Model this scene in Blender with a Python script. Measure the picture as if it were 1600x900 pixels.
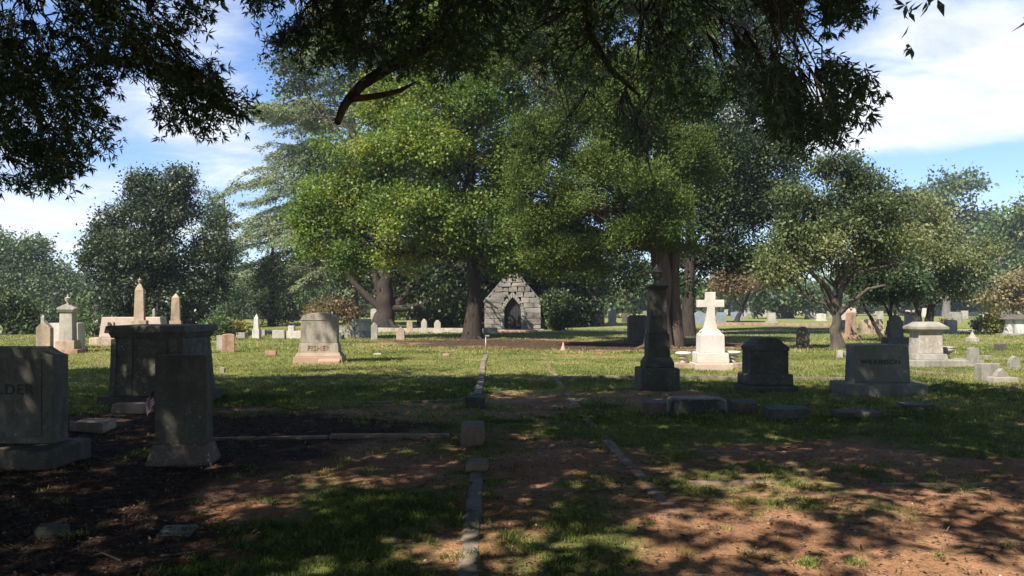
import bpy, bmesh, math, random
import numpy as np
from mathutils import Vector, Matrix, noise as mnoise

random.seed(7); RNG = np.random.default_rng(11)
R = math.radians
sc = bpy.context.scene
for o in list(bpy.data.objects): bpy.data.objects.remove(o)

# ------------------------------------------------------------------ camera
F, CX, HZ, EYE = 1250.0, 800.0, 480.0, 1.6
cam_d = bpy.data.cameras.new('camera'); cam = bpy.data.objects.new('camera', cam_d)
sc.collection.objects.link(cam); sc.camera = cam
cam.location = (0, 0, EYE); cam.rotation_euler = (R(90), 0, 0)
cam_d.sensor_width = 36; cam_d.lens = 36 * F / 1600; cam_d.shift_y = 30 / 1600
cam_d.clip_start = 0.1; cam_d.clip_end = 5000

# ------------------------------------------------------------------ light
SUN_EL = R(50); SUN_TO = Vector((-0.60 * math.cos(SUN_EL), -0.80 * math.cos(SUN_EL), math.sin(SUN_EL)))
sd = bpy.data.lights.new('sun', 'SUN'); sd.energy = 5.0; sd.angle = R(0.55); sd.color = (1, 0.93, 0.82)
sun = bpy.data.objects.new('sun', sd); sc.collection.objects.link(sun)
sun.rotation_euler = SUN_TO.to_track_quat('Z', 'Y').to_euler()
sc.view_settings.view_transform = 'Standard'; sc.view_settings.look = 'None'
sc.view_settings.gamma = 1; sc.view_settings.exposure = 1.22

def px_dir(px, py):
    return Vector(((px - CX) / F, 1, (HZ - py) / F)).normalized()

W = bpy.data.worlds.new('World'); sc.world = W; W.use_nodes = True
nt = W.node_tree; nt.nodes.clear(); N = nt.nodes.new; LK = nt.links.new
out = N('ShaderNodeOutputWorld'); bg = N('ShaderNodeBackground'); bg.inputs[1].default_value = 0.078
sky = N('ShaderNodeTexSky'); sky.sky_type = 'NISHITA'; sky.sun_disc = False
sky.sun_elevation = SUN_EL; sky.sun_rotation = math.atan2(SUN_TO.x, SUN_TO.y)
sky.air_density = 1.0; sky.dust_density = 0.25; sky.ozone_density = 2.2
tc = N('ShaderNodeTexCoord')
def M(op, a, b=None, clamp=False, t=None):
    n = t.nodes.new('ShaderNodeMath') if t else N('ShaderNodeMath'); n.operation = op; n.use_clamp = clamp
    lk = (t.links.new if t else LK)
    for i, v in enumerate((a, b)):
        if v is None: continue
        if isinstance(v, (int, float)): n.inputs[i].default_value = v
        else: lk(v, n.inputs[i])
    return n.outputs[0]
sep = N('ShaderNodeSeparateXYZ'); LK(tc.outputs['Generated'], sep.inputs[0])
zz = M('ADD', M('MAXIMUM', sep.outputs[2], 0.0), 0.16)
cmb = N('ShaderNodeCombineXYZ'); LK(M('DIVIDE', sep.outputs[0], zz), cmb.inputs[0]); LK(M('DIVIDE', sep.outputs[1], zz), cmb.inputs[1])
n1 = N('ShaderNodeTexNoise'); n1.inputs['Scale'].default_value = 1.9; n1.inputs['Detail'].default_value = 10; n1.inputs['Roughness'].default_value = 0.64; n1.inputs['Distortion'].default_value = 0.5
mp = N('ShaderNodeMapping'); mp.inputs['Location'].default_value = (3.1, 1.7, 0); mp.inputs['Scale'].default_value = (1.0, 1.35, 1)
LK(cmb.outputs[0], mp.inputs[0]); LK(mp.outputs[0], n1.inputs['Vector'])
cov = n1.outputs['Fac']
for (px, py, rx, ry, amt) in ((1500, 110, 330, 110, .36), (1400, 215, 260, 45, .24), (60, 330, 190, 75, .33), (330, 60, 90, 80, .22),
                              (330, 195, 90, 55, .24), (170, 200, 120, 50, .18), (620, 200, 300, 150, .1), (1500, 262, 160, 16, -.25), (230, 250, 90, 45, -.2), (420, 110, 60, 70, -.2), (1560,250,200,30,-.3), (1275,20,50,50,-.2)):
    d = px_dir(px, py)
    vs = N('ShaderNodeVectorMath'); vs.operation = 'SUBTRACT'; LK(tc.outputs['Generated'], vs.inputs[0]); vs.inputs[1].default_value = d
    vm = N('ShaderNodeVectorMath'); vm.operation = 'MULTIPLY'; LK(vs.outputs[0], vm.inputs[0]); vm.inputs[1].default_value = (F / rx, 1.0, F / ry)
    vl = N('ShaderNodeVectorMath'); vl.operation = 'LENGTH'; LK(vm.outputs[0], vl.inputs[0])
    g = M('MULTIPLY', M('POWER', 2.718, M('MULTIPLY', M('MULTIPLY', vl.outputs['Value'], vl.outputs['Value']), -0.8)), amt)
    cov = M('ADD', cov, g)
mr = N('ShaderNodeMapRange'); mr.interpolation_type = 'SMOOTHSTEP'; LK(cov, mr.inputs[0])
mr.inputs[1].default_value = 0.50; mr.inputs[2].default_value = 0.98; mr.inputs[3].default_value = 0.0; mr.inputs[4].default_value = 0.92
n2 = N('ShaderNodeTexNoise'); n2.inputs['Scale'].default_value = 3.5; n2.inputs['Detail'].default_value = 6; LK(mp.outputs[0], n2.inputs['Vector'])
cr = N('ShaderNodeMapRange'); LK(n2.outputs['Fac'], cr.inputs[0]); cr.inputs[1].default_value = .3; cr.inputs[2].default_value = .7; cr.inputs[3].default_value = 5.6; cr.inputs[4].default_value = 7.6
cc = N('ShaderNodeVectorMath'); cc.operation = 'SCALE'; cc.inputs[0].default_value = (0.97, 0.985, 1.04); LK(cr.outputs[0], cc.inputs[3])
mx = N('ShaderNodeMix'); mx.data_type = 'RGBA'
hs = N('ShaderNodeHueSaturation'); hs.inputs['Saturation'].default_value = 1.06; LK(sky.outputs[0], hs.inputs['Color'])
LK(mr.outputs[0], mx.inputs[0]); tint = N('ShaderNodeMix'); tint.data_type = 'RGBA'; tint.blend_type = 'MULTIPLY'; tint.inputs[0].default_value = 1; LK(hs.outputs[0], tint.inputs[6]); tint.inputs[7].default_value = (.86, .93, 1.12, 1); LK(tint.outputs[2], mx.inputs[6]); LK(cc.outputs[0], mx.inputs[7])
LK(mx.outputs[2], bg.inputs[0]); LK(bg.outputs[0], out.inputs[0])

# ------------------------------------------------------------------ numpy noise
_perm = np.random.default_rng(5).random((256, 256)).astype(np.float64)
def vnoise(x, y):
    xi = np.floor(x).astype(int); yi = np.floor(y).astype(int); fx = x - xi; fy = y - yi
    fx = fx * fx * (3 - 2 * fx); fy = fy * fy * (3 - 2 * fy)
    a = _perm[xi & 255, yi & 255]; b = _perm[(xi + 1) & 255, yi & 255]; c = _perm[xi & 255, (yi + 1) & 255]; d = _perm[(xi + 1) & 255, (yi + 1) & 255]
    return (a * (1 - fx) + b * fx) * (1 - fy) + (c * (1 - fx) + d * fx) * fy
def fbm(x, y, o=4):
    s = 0; a = .5; t = 0
    for i in range(o):
        s = s + a * vnoise(x * 2 ** i + 17.3 * i, y * 2 ** i + 9.1 * i); t += a; a *= .55
    return s / t
def ss(x, a, b):
    t = np.clip((x - a) / (b - a), 0, 1); return t * t * (3 - 2 * t)
def gau(x, y, cx, cy, rx, ry): return np.exp(-(((x - cx) / rx) ** 2 + ((y - cy) / ry) ** 2))

def gh(x, y):   # ground height
    x = np.asarray(x, float); y = np.asarray(y, float)
    r = np.hypot(x, y)
    h = (fbm(x * .09 + 50, y * .09 + 50, 2) - .5) * .22 * ss(r, 10, 40)
    return h + (fbm(x * .5 + 9, y * .5, 3) - .5) * .07
def g1(x, y): return float(gh(np.array([x]), np.array([y]))[0])
def G(px, py):
    d = EYE * F / (py - HZ); return (px - CX) / F * d, d
def PX(px, d): return (px - CX) / F * d
def PZ(py, d): return EYE + (HZ - py) / F * d

def masks(x, y):
    n = fbm(x * .55, y * .55, 5); nf = fbm(x * 2.3 + 40, y * 2.3, 4)
    g = .72 + (n - .5) * 1.9 + (nf - .5) * 1.3
    g += .35 * ss(y, 12, 20)
    # foreground dirt on the right and the path
    g -= .52 * ss(x, -.6, .3) * ss(-y, -10.2, -8.4) + .22 * ss(-x, .2, .8) * ss(-y, -12.5, -9.5)
    g -= .30 * gau(x, y, .35, 13, .9, 9)
    g -= .55 * gau(x, y, 2.6, 14.8, 1.5, 1.6) + .5 * gau(x, y, 7.5, 11, 1.6, .5)
    g -= .6 * gau(x, y, -1.5, 36, 5.5, 4.5) + .75 * gau(x, y, 7, 34.5, 6, 5) + .6 * gau(x, y, 2.5, 27, 2.2, 1.6)
    g -= .7 * gau(x, y, 1.6, 18.5, 1.8, 1.2) + .5 * gau(x, y, 10.6, 16, 1.5, 1.0) + .7 * gau(x, y, 4.2, 21.5, 2.5, .8)
    g -= .4 * gau(x, y, -12, 24, 5, 2) + .5 * gau(x, y, -4.2, 12.5, 1.3, .4)
    g -= .6 * gau(x, y, 16, 66, 7, 5)
    g += .85 * gau(x, y, .5, 5.9, .45, 1.3) + .45 * gau(x, y, -1.2, 6.5, .6, .9) + .4 * gau(x, y, 4, 10.6, 5, .9)
    lit = 1.0 * ss(-x + .35 * (y - 7.5).clip(0, 3) + (n - .5) * 3.5, .5, 4.2) * ss(-y, -13.5, -10.5) * ss(-x + (y - 5) * .35, .8, 2.4)
    lit += .9 * gau(x, y, 5.5, 34, 5, 3.5) + .9 * gau(x, y, -1.5, 37, 6, 4)
    lit = lit + (nf - .5) * .9 + (n - .5) * .6
    g = g - lit * .72 + .08
    return np.clip(g, 0, 1), np.clip(lit, 0, 1)

# ------------------------------------------------------------------ materials
MATS = {}
def newmat(name):
    m = bpy.data.materials.new(name); m.use_nodes = True; t = m.node_tree
    b = t.nodes['Principled BSDF']; return m, t, b
def noise_n(t, vec, scale, detail=5, rough=.6, dist=0):
    n = t.nodes.new('ShaderNodeTexNoise'); n.inputs['Scale'].default_value = scale; n.inputs['Detail'].default_value = detail
    n.inputs['Roughness'].default_value = rough; n.inputs['Distortion'].default_value = dist
    if vec is not None: t.links.new(vec, n.inputs['Vector'])
    return n.outputs['Fac']
def ramp(t, fac, stops):
    r = t.nodes.new('ShaderNodeValToRGB'); t.links.new(fac, r.inputs[0]); e = r.color_ramp.elements
    while len(e) < len(stops): e.new(.5)
    for i, (p, c) in enumerate(stops): e[i].position = p; e[i].color = (c[0], c[1], c[2], 1)
    return r.outputs[0]
def mixc(t, fac, a, b, mode='MIX'):
    n = t.nodes.new('ShaderNodeMix'); n.data_type = 'RGBA'; n.blend_type = mode
    if isinstance(fac, (int, float)): n.inputs[0].default_value = fac
    else: t.links.new(fac, n.inputs[0])
    for i, v in ((6, a), (7, b)):
        if isinstance(v, tuple): n.inputs[i].default_value = (v[0], v[1], v[2], 1)
        else: t.links.new(v, n.inputs[i])
    return n.outputs[2]
def maprange(t, v, a, b, c=0, d=1):
    n = t.nodes.new('ShaderNodeMapRange'); t.links.new(v, n.inputs[0])
    for i, q in enumerate((a, b, c, d)): n.inputs[i + 1].default_value = q
    return n.outputs[0]
def bump(t, b, h, strength=.4, dist=.02):
    n = t.nodes.new('ShaderNodeBump'); n.inputs['Strength'].default_value = strength; n.inputs['Distance'].default_value = dist
    t.links.new(h, n.inputs['Height']); t.links.new(n.outputs[0], b.inputs['Normal'])
def objvec(t, scale=(1, 1, 1)):
    c = t.nodes.new('ShaderNodeTexCoord'); oi = t.nodes.new('ShaderNodeObjectInfo')
    a = t.nodes.new('ShaderNodeVectorMath'); a.operation = 'MULTIPLY_ADD'; a.inputs[1].default_value = scale
    s = t.nodes.new('ShaderNodeVectorMath'); s.operation = 'SCALE'; s.inputs[0].default_value = (7.3, 3.1, 5.7)
    t.links.new(oi.outputs['Random'], s.inputs[3]); t.links.new(c.outputs['Object'], a.inputs[0]); t.links.new(s.outputs[0], a.inputs[2])
    return a.outputs[0], oi.outputs['Random']

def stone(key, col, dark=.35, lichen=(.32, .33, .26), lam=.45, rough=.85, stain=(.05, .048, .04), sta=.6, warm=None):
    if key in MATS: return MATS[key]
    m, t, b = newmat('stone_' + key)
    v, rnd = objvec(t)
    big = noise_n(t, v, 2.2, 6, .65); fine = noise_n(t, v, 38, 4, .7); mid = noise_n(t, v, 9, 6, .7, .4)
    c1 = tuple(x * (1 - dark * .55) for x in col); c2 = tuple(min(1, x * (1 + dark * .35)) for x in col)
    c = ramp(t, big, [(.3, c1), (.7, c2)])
    c = mixc(t, maprange(t, mid, .5, .72, 0, lam), c, lichen)
    vs, _ = objvec(t, (1, 1, .22)); st = noise_n(t, vs, 3.2, 6, .62, .3)
    c = mixc(t, maprange(t, st, .46, .68, 0, sta), c, stain)
    vo = t.nodes.new('ShaderNodeTexVoronoi'); vo.inputs['Scale'].default_value = 13; t.links.new(v, vo.inputs['Vector'])
    sp_ = M('MULTIPLY', maprange(t, M('ADD', vo.outputs['Distance'], M('MULTIPLY', mid, .35, t=t), t=t), .36, .28, 0, 1), maprange(t, big, .48, .6, 0, .6), t=t)
    c = mixc(t, sp_, c, tuple(min(.62, x * 1.7 + .03) for x in lichen))
    if warm:
        cz = t.nodes.new('ShaderNodeTexCoord'); sp = t.nodes.new('ShaderNodeSeparateXYZ'); t.links.new(cz.outputs['Object'], sp.inputs[0])
        wz = maprange(t, M('ADD', sp.outputs[2], M('MULTIPLY', mid, -.35, t=t), t=t), warm[1] - .1, warm[1] + .15, .8, 0)
        c = mixc(t, wz, c, warm[0])
    c = mixc(t, .25, c, ramp(t, fine, [(.25, (.15, .15, .15)), (.75, (.9, .9, .9))]), 'OVERLAY')
    t.links.new(c, b.inputs['Base Color']); b.inputs['Roughness'].default_value = rough
    b.inputs['Specular IOR Level'].default_value = .25
    h = M('ADD', M('MULTIPLY', mid, .7, t=t), M('MULTIPLY', fine, .4, t=t), t=t)
    bump(t, b, h, .5, .015)
    MATS[key] = m; return m

def bark(key, c1, c2, sc_=3.0, stretch=.16, strength=.9):
    key = 'bark_' + key
    if key in MATS: return MATS[key]
    m, t, b = newmat(key); v, _ = objvec(t, (1, 1, stretch))
    n = noise_n(t, v, sc_ * 3, 7, .7, .5); w = noise_n(t, v, sc_ * .6, 4)
    c = ramp(t, n, [(.32, c1), (.68, c2)]); c = mixc(t, maprange(t, w, .45, .7, 0, .5), c, tuple(x * .6 for x in c2))
    t.links.new(c, b.inputs['Base Color']); b.inputs['Roughness'].default_value = .95; b.inputs['Specular IOR Level'].default_value = .1
    bump(t, b, n, strength, .06); MATS[key] = m; return m

def leafmat(key, stops, trans=.35, rough=.5, spec=.35, tcol=None):
    key = 'leaf_' + key
    if key in MATS: return MATS[key]
    m, t, b = newmat(key)
    a = t.nodes.new('ShaderNodeAttribute'); a.attribute_name = 'var'
    c = ramp(t, a.outputs['Fac'], stops)
    t.links.new(c, b.inputs['Base Color']); b.inputs['Roughness'].default_value = rough; b.inputs['Specular IOR Level'].default_value = spec
    tr = t.nodes.new('ShaderNodeBsdfTranslucent'); hh = t.nodes.new('ShaderNodeHueSaturation')
    hh.inputs['Saturation'].default_value = 1.15; hh.inputs['Value'].default_value = 1.25; hh.inputs['Hue'].default_value = .485
    t.links.new(c, hh.inputs['Color']); t.links.new(hh.outputs[0], tr.inputs['Color'])
    ms = t.nodes.new('ShaderNodeMixShader'); ms.inputs[0].default_value = trans
    t.links.new(b.outputs[0], ms.inputs[1]); t.links.new(tr.outputs[0], ms.inputs[2])
    t.links.new(ms.outputs[0], t.nodes['Material Output'].inputs[0]); MATS[key] = m; return m

def simple(key, col, rough=.7, metal=0):
    if key in MATS: return MATS[key]
    m, t, b = newmat(key); v, _ = objvec(t); n = noise_n(t, v, 12)
    c = ramp(t, n, [(.3, tuple(x * .75 for x in col)), (.7, tuple(min(1, x * 1.2) for x in col))])
    t.links.new(c, b.inputs['Base Color']); b.inputs['Roughness'].default_value = rough; b.inputs['Metallic'].default_value = metal
    MATS[key] = m; return m

# ------------------------------------------------------------------ object helpers
COL = sc.collection
def link(name, me, mat, parent=None, loc=None):
    o = bpy.data.objects.new(name, me); COL.objects.link(o)
    if mat is not None: me.materials.append(mat)
    if parent is not None: o.parent = parent
    if loc: o.location = loc
    return o
def tag(o, label=None, cat=None, group=None, kind=None):
    if label: o['label'] = label
    if cat: o['category'] = cat
    if group: o['group'] = group
    if kind: o['kind'] = kind
    return o
def thing(name, label, cat, loc, rz=0, group=None):
    o = bpy.data.objects.new(name, None); COL.objects.link(o); o.location = loc; o.rotation_euler = (0, 0, rz)
    o.empty_display_size = .2
    return tag(o, label, cat, group)
def from_np(name, V, Fq, mat, parent=None, var=None, smooth=False, attrs=None):
    me = bpy.data.meshes.new(name); V = np.asarray(V, np.float32); Fq = np.asarray(Fq, np.int32)
    k = Fq.shape[1]; me.vertices.add(len(V)); me.vertices.foreach_set('co', V.ravel())
    me.loops.add(Fq.size); me.loops.foreach_set('vertex_index', Fq.ravel())
    me.polygons.add(len(Fq)); me.polygons.foreach_set('loop_start', np.arange(0, Fq.size, k, dtype=np.int32))
    me.update(calc_edges=True)
    if smooth: me.polygons.foreach_set('use_smooth', np.ones(len(Fq), bool))
    A = dict(attrs or {})
    if var is not None: A['var'] = var
    for kx, vv in A.items():
        at = me.attributes.new(kx, 'FLOAT', 'POINT'); at.data.foreach_set('value', np.asarray(vv, np.float32))
    return link(name, me, mat, parent)

# ---- bmesh pieces
def frus(bm, z0, z1, w0, d0, w1=None, d1=None, cx=0, cy=0, bev=.012):
    w1 = w0 if w1 is None else w1; d1 = d0 if d1 is None else d1
    vs = []
    for z, w, d in ((z0, w0, d0), (z1, w1, d1)):
        for sx, sy in ((-1, -1), (1, -1), (1, 1), (-1, 1)): vs.append(bm.verts.new((cx + sx * w / 2, cy + sy * d / 2, z)))
    fs = [bm.faces.new(vs[0:4][::-1]), bm.faces.new(vs[4:8])]
    for i in range(4):
        j = (i + 1) % 4; fs.append(bm.faces.new((vs[i], vs[j], vs[j + 4], vs[i + 4])))
    if bev:
        es = list({e for f in fs for e in f.edges})
        bmesh.ops.bevel(bm, geom=es, offset=min(bev, min(w1, d1, w0, d0) * .3 + .001, (z1 - z0) * .3), segments=2, profile=.6, affect='EDGES')
def prism(bm, pts, th, cy=0, bev=.012, cx=0, z=0):
    vs = [bm.verts.new((cx + x, cy - th / 2, z + zz_)) for x, zz_ in pts]
    f = bm.faces.new(vs)
    r = bmesh.ops.extrude_face_region(bm, geom=[f]); nv = [g for g in r['geom'] if isinstance(g, bmesh.types.BMVert)]
    for v in nv: v.co.y += th
    allv = set(vs) | set(nv)
    if bev:
        es = [e for e in bm.edges if e.verts[0] in allv and e.verts[1] in allv and abs(e.verts[0].co.y - e.verts[1].co.y) < 1e-6]
        bmesh.ops.bevel(bm, geom=es, offset=bev, segments=2, profile=.6, affect='EDGES')
def lathe(bm, prof, seg=20, cx=0, cy=0):
    rings = []
    for r, z in prof: rings.append([bm.verts.new((cx + max(r, .001) * math.cos(2 * math.pi * i / seg), cy + max(r, .001) * math.sin(2 * math.pi * i / seg), z)) for i in range(seg)])
    for a, b in zip(rings, rings[1:]):
        for i in range(seg):
            f = bm.faces.new((a[i], a[(i + 1) % seg], b[(i + 1) % seg], b[i])); f.smooth = True
    bm.faces.new(rings[0][::-1]); bm.faces.new(rings[-1])
def fin(name, bm, mat, parent=None, rough=0.0, loc=None, seed=0):
    bmesh.ops.recalc_face_normals(bm, faces=bm.faces)
    if rough:
        for v in bm.verts:
            v.co += mnoise.noise_vector(v.co * 2.3 + Vector((seed, 0, 0))) * rough
    me = bpy.data.meshes.new(name); bm.to_mesh(me); bm.free()
    return link(name, me, mat, parent, loc)
def text(name, s, size, mat, parent, loc, extr=.01, rx=R(90), width=None, label=None):
    cu = bpy.data.curves.new(name, 'FONT'); cu.body = s; cu.size = size; cu.extrude = extr; cu.align_x = 'CENTER'; cu.align_y = 'CENTER'; cu.offset = size * .012; cu.space_character = 1.12
    tmp = bpy.data.objects.new(name, cu); COL.objects.link(tmp)
    dg = bpy.context.evaluated_depsgraph_get(); me = bpy.data.meshes.new_from_object(tmp.evaluated_get(dg)); bpy.data.objects.remove(tmp)
    o = link(name, me, None, parent, loc); me.materials.clear(); me.materials.append(mat); o.rotation_euler = (rx, 0, 0)
    if width and o.dimensions.x: pass
    if label: o['label'] = label
    return o

# outlines (x,z), width w, height h
def arc(cx, cz, rx, rz, a0, a1, n): return [(cx + rx * math.cos(R(a0 + (a1 - a0) * i / n)), cz + rz * math.sin(R(a0 + (a1 - a0) * i / n))) for i in range(n + 1)]
def outline(kind, w, h, z0=0):
    a = w / 2
    if kind == 'flat': p = [(-a, z0), (a, z0), (a, h), (-a, h)]
    elif kind == 'round': r = min(a, .9 * (h - z0)); p = [(-a, z0), (a, z0)] + arc(0, h - a, a, a, 0, 180, 12)
    elif kind == 'cambered': p = [(-a, z0), (a, z0)] + arc(0, h - w * .12, a, w * .12, 0, 180, 12)
    elif kind == 'pointed': p = [(-a, z0), (a, z0), (a, h - w * .55), (0, h), (-a, h - w * .55)]
    elif kind == 'gothic': p = [(-a, z0), (a, z0), (a, h - w * .7), (a * .82, h - w * .42), (a * .5, h - w * .17), (0, h), (-a * .5, h - w * .17), (-a * .82, h - w * .42), (-a, h - w * .7)]
    elif kind == 'shoulder': p = [(-a, z0), (a, z0), (a, h - w * .38), (a * .72, h - w * .38)] + arc(0, h - w * .36, a * .7, w * .36, 0, 180, 10) + [(-a * .72, h - w * .38), (-a, h - w * .38)]
    elif kind == 'serp': p = [(-a, z0), (a, z0), (a, h - w * .16), (a * .8, h - w * .17), (a * .55, h - w * .10), (a * .3, h - w * .02), (0, h), (-a * .3, h - w * .02), (-a * .55, h - w * .10), (-a * .8, h - w * .17), (-a, h - w * .16)]
    elif kind == 'taper': p = [(-a, z0), (a, z0), (a * .9, h), (-a * .9, h)]
    elif kind == 'clip': p = [(-a, z0), (a, z0), (a, h - w * .14), (a * .78, h), (-a * .78, h), (-a, h - w * .14)]
    return p

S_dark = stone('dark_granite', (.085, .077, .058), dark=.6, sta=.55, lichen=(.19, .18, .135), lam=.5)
S_grey = stone('grey_granite', (.25, .23, .19), dark=.5, sta=.55)
S_pale = stone('pale_granite', (.34, .305, .25), dark=.45, sta=.45, lichen=(.4, .38, .32))
S_white = stone('white_marble', (.45, .41, .345), dark=.35, sta=.35, lichen=(.55, .5, .42), lam=.3)
S_cross = stone('cross_marble', (.48, .445, .39), dark=.3, sta=.12, lichen=(.62, .5, .4), lam=.3, warm=((.38, .27, .20), .04))
S_tan = stone('tan_marble', (.34, .255, .175), dark=.5, sta=.5, lichen=(.55, .5, .42), lam=.4)
S_red = stone('clay_stained', (.34, .20, .135), dark=.5, sta=.55, lichen=(.5, .42, .34), lam=.5)
S_blue = stone('blue_granite', (.20, .23, .27), sta=.2, lam=.15)
S_fisher = stone('stained_granite', (.27, .235, .185), sta=.62, lichen=(.42, .38, .3), warm=((.30, .19, .125), .12))
S_wilk = stone('silver_granite', (.17, .165, .13), sta=.35, lichen=(.2, .2, .15), lam=.4)
S_let = stone('letters', (.065, .057, .044), sta=.2, lam=.1)
S_mark = stone('clay_brick', (.36, .21, .14), sta=.2, lam=.3)
SM = dict(dark=S_dark, grey=S_grey, pale=S_pale, white=S_white, tan=S_tan, red=S_red, blue=S_blue)

# ------------------------------------------------------------------ ground
def axis(parts):
    o = []
    for a, b, n in parts: o += list(np.linspace(a, b, n, endpoint=False))
    return np.array(o + [parts[-1][1]])
gx = np.concatenate([-axis([(0, 4, 90), (4, 12, 130), (12, 30, 110), (30, 90, 90), (90, 900, 40)])[::-1][:-1], axis([(0, 4, 90), (4, 12, 130), (12, 30, 110), (30, 90, 90), (90, 900, 40)])])
gy = axis([(-300, -20, 20), (-20, 3.5, 60), (3.5, 11, 170), (11, 25, 170), (25, 60, 130), (60, 130, 70), (130, 1500, 50)])
XX, YY = np.meshgrid(gx, gy); ZZ = gh(XX, YY)
near = ss(-YY, -30, -18) * ss(-np.abs(XX), -20, -14)
ZZ2 = ZZ + near * ((fbm(XX * 5, YY * 5, 3) - .5) * .045 + (fbm(XX * 1.6 + 3, YY * 1.6, 2) - .5) * .05)
gm, lm = masks(XX.ravel(), YY.ravel())
nx, ny = len(gx), len(gy); idx = np.arange(nx * ny).reshape(ny, nx)
Fq = np.stack([idx[:-1, :-1], idx[:-1, 1:], idx[1:, 1:], idx[1:, :-1]], -1).reshape(-1, 4)
m, t, b = newmat('ground')
c_ = t.nodes.new('ShaderNodeTexCoord'); ov = c_.outputs['Object']
ag = t.nodes.new('ShaderNodeAttribute'); ag.attribute_name = 'grass'; al = t.nodes.new('ShaderNodeAttribute'); al.attribute_name = 'litter'
nA = noise_n(t, ov, .9, 8, .65); nB = noise_n(t, ov, 9, 6, .7); nC = noise_n(t, ov, 55, 4, .7); nD = noise_n(t, ov, .13, 5, .6); nE = noise_n(t, ov, 2.6, 7, .72)
dirt = ramp(t, nA, [(.32, (.26, .125, .062)), (.55, (.41, .22, .118)), (.75, (.54, .34, .20))])
dirt = mixc(t, maprange(t, nB, .52, .7, 0, .75), dirt, (.17, .10, .065))
dirt = mixc(t, maprange(t, nC, .56, .72, 0, .7), dirt, (.47, .34, .25))
nF = noise_n(t, ov, 24, 5, .75); dirt = mixc(t, maprange(t, nF, .5, .66, 0, .75), dirt, (.10, .06, .04))
gr = ramp(t, nE, [(.3, (.095, .115, .034)), (.52, (.18, .20, .058)), (.72, (.29, .275, .10))])
gr = mixc(t, maprange(t, nD, .42, .62, 0, .55), gr, (.25, .245, .08))
gr = mixc(t, maprange(t, nC, .42, .7, 0, .6), gr, (.06, .075, .022))
lt = ramp(t, nB, [(.3, (.035, .022, .015)), (.55, (.085, .052, .034)), (.75, (.17, .11, .075))])
lt = mixc(t, maprange(t, nC, .6, .75, 0, .6), lt, (.24, .17, .12))
fg = maprange(t, M('ADD', ag.outputs['Fac'], M('ADD', M('MULTIPLY', nB, .9, t=t), M('MULTIPLY', nC, .9, t=t), t=t), t=t), 1.18, 1.5)
c = mixc(t, fg, dirt, gr); c = mixc(t, maprange(t, M('ADD', al.outputs['Fac'], M('MULTIPLY', nB, .6, t=t), t=t), .5, .95), c, lt)
t.links.new(c, b.inputs['Base Color']); b.inputs['Roughness'].default_value = 1; b.inputs['Specular IOR Level'].default_value = .05
bump(t, b, M('ADD', nB, M('MULTIPLY', nC, .6, t=t), t=t), 1.0, .06)
o = from_np('ground', np.stack([XX, YY, ZZ2], -1).reshape(-1, 3), Fq, m, smooth=True, attrs={'grass': gm, 'litter': lm}); tag(o, kind='structure')

# lane crossing behind the monuments
def strip(name, pts, width, mat, z=.02, kind='structure', thick=.0):
    V = []; Fs = []; P = [Vector((p[0], p[1], 0)) for p in pts]; L = []
    for a, b_ in zip(P, P[1:]):
        n = max(2, int((b_ - a).length / 1.0))
        for i in range(n): L.append(a.lerp(b_, i / n))
    L.append(P[-1])
    for i, p in enumerate(L):
        d = (L[min(i + 1, len(L) - 1)] - L[max(i - 1, 0)]).normalized(); s = Vector((-d.y, d.x, 0))
        for k in (-1, -.33, .33, 1):
            q = p + s * width / 2 * k; V.append((q.x, q.y, g1(q.x, q.y) + z + (.03 if abs(k) < 1 else -.02)))
    for i in range(len(L) - 1):
        for k in range(3): Fs.append((i * 4 + k, i * 4 + k + 1, i * 4 + k + 5, i * 4 + k + 4))
    return from_np(name, V, Fs, mat, smooth=True)
m, t, b = newmat('lane_gravel'); v, _ = objvec(t); n_ = noise_n(t, v, 4, 8, .75)
t.links.new(ramp(t, n_, [(.3, (.20, .165, .13)), (.7, (.40, .34, .28))]), b.inputs['Base Color']); b.inputs['Roughness'].default_value = 1
o = strip('road', [(-60, 50.5), (-30, 51), (-12, 52), (0, 53), (12, 53.5), (20, 54), (30, 55), (60, 60), (110, 78)], 3.6, m); tag(o, kind='structure')

# kerbs: individual concrete edging runs
def kerb(label, pts, w, h, mat, seglen=1.1, group='plot kerbs in the grass'):
    bm = bmesh.new(); P = [Vector((p[0], p[1], 0)) for p in pts]
    for a, b_ in zip(P, P[1:]):
        L = (b_ - a).length; d = (b_ - a).normalized(); n = max(1, round(L / seglen)); s = Vector((-d.y, d.x, 0))
        for i in range(n):
            t0 = i / n * L + .004; t1 = (i + 1) / n * L - .004
            A, B = a + d * t0, a + d * t1; j = (random.uniform(-.01, .01), random.uniform(-.012, .012))
            vs = []
            for q in (A, B):
                zz0 = g1(q.x, q.y)
                for sx, hz in ((-1, -.12), (1, -.12), (1, h), (-1, h)):
                    pt = q + s * (sx * w / 2 * (1 if hz < 0 else .93) + j[0]); vs.append(bm.verts.new((pt.x, pt.y, zz0 + hz + (j[1] if hz > 0 else 0))))
            f = [bm.faces.new((vs[0], vs[1], vs[2], vs[3])), bm.faces.new((vs[7], vs[6], vs[5], vs[4]))]
            for k in range(4):
                k2 = (k + 1) % 4; f.append(bm.faces.new((vs[k], vs[k + 4], vs[k2 + 4], vs[k2])))
            bmesh.ops.bevel(bm, geom=list({e for ff in f for e in ff.edges}), offset=.012, segments=2, affect='EDGES')
    o = fin('plot_kerb', bm, mat, None, .008); tag(o, label, 'kerb', group, 'structure' if False else None); return o
S_kerb = stone('kerb_concrete', (.19, .155, .115), dark=.6, sta=.7, lichen=(.24, .2, .14), warm=None)
S_kerb2 = stone('kerb_buried', (.24, .16, .11), sta=.5, lichen=(.2, .2, .11))
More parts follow.
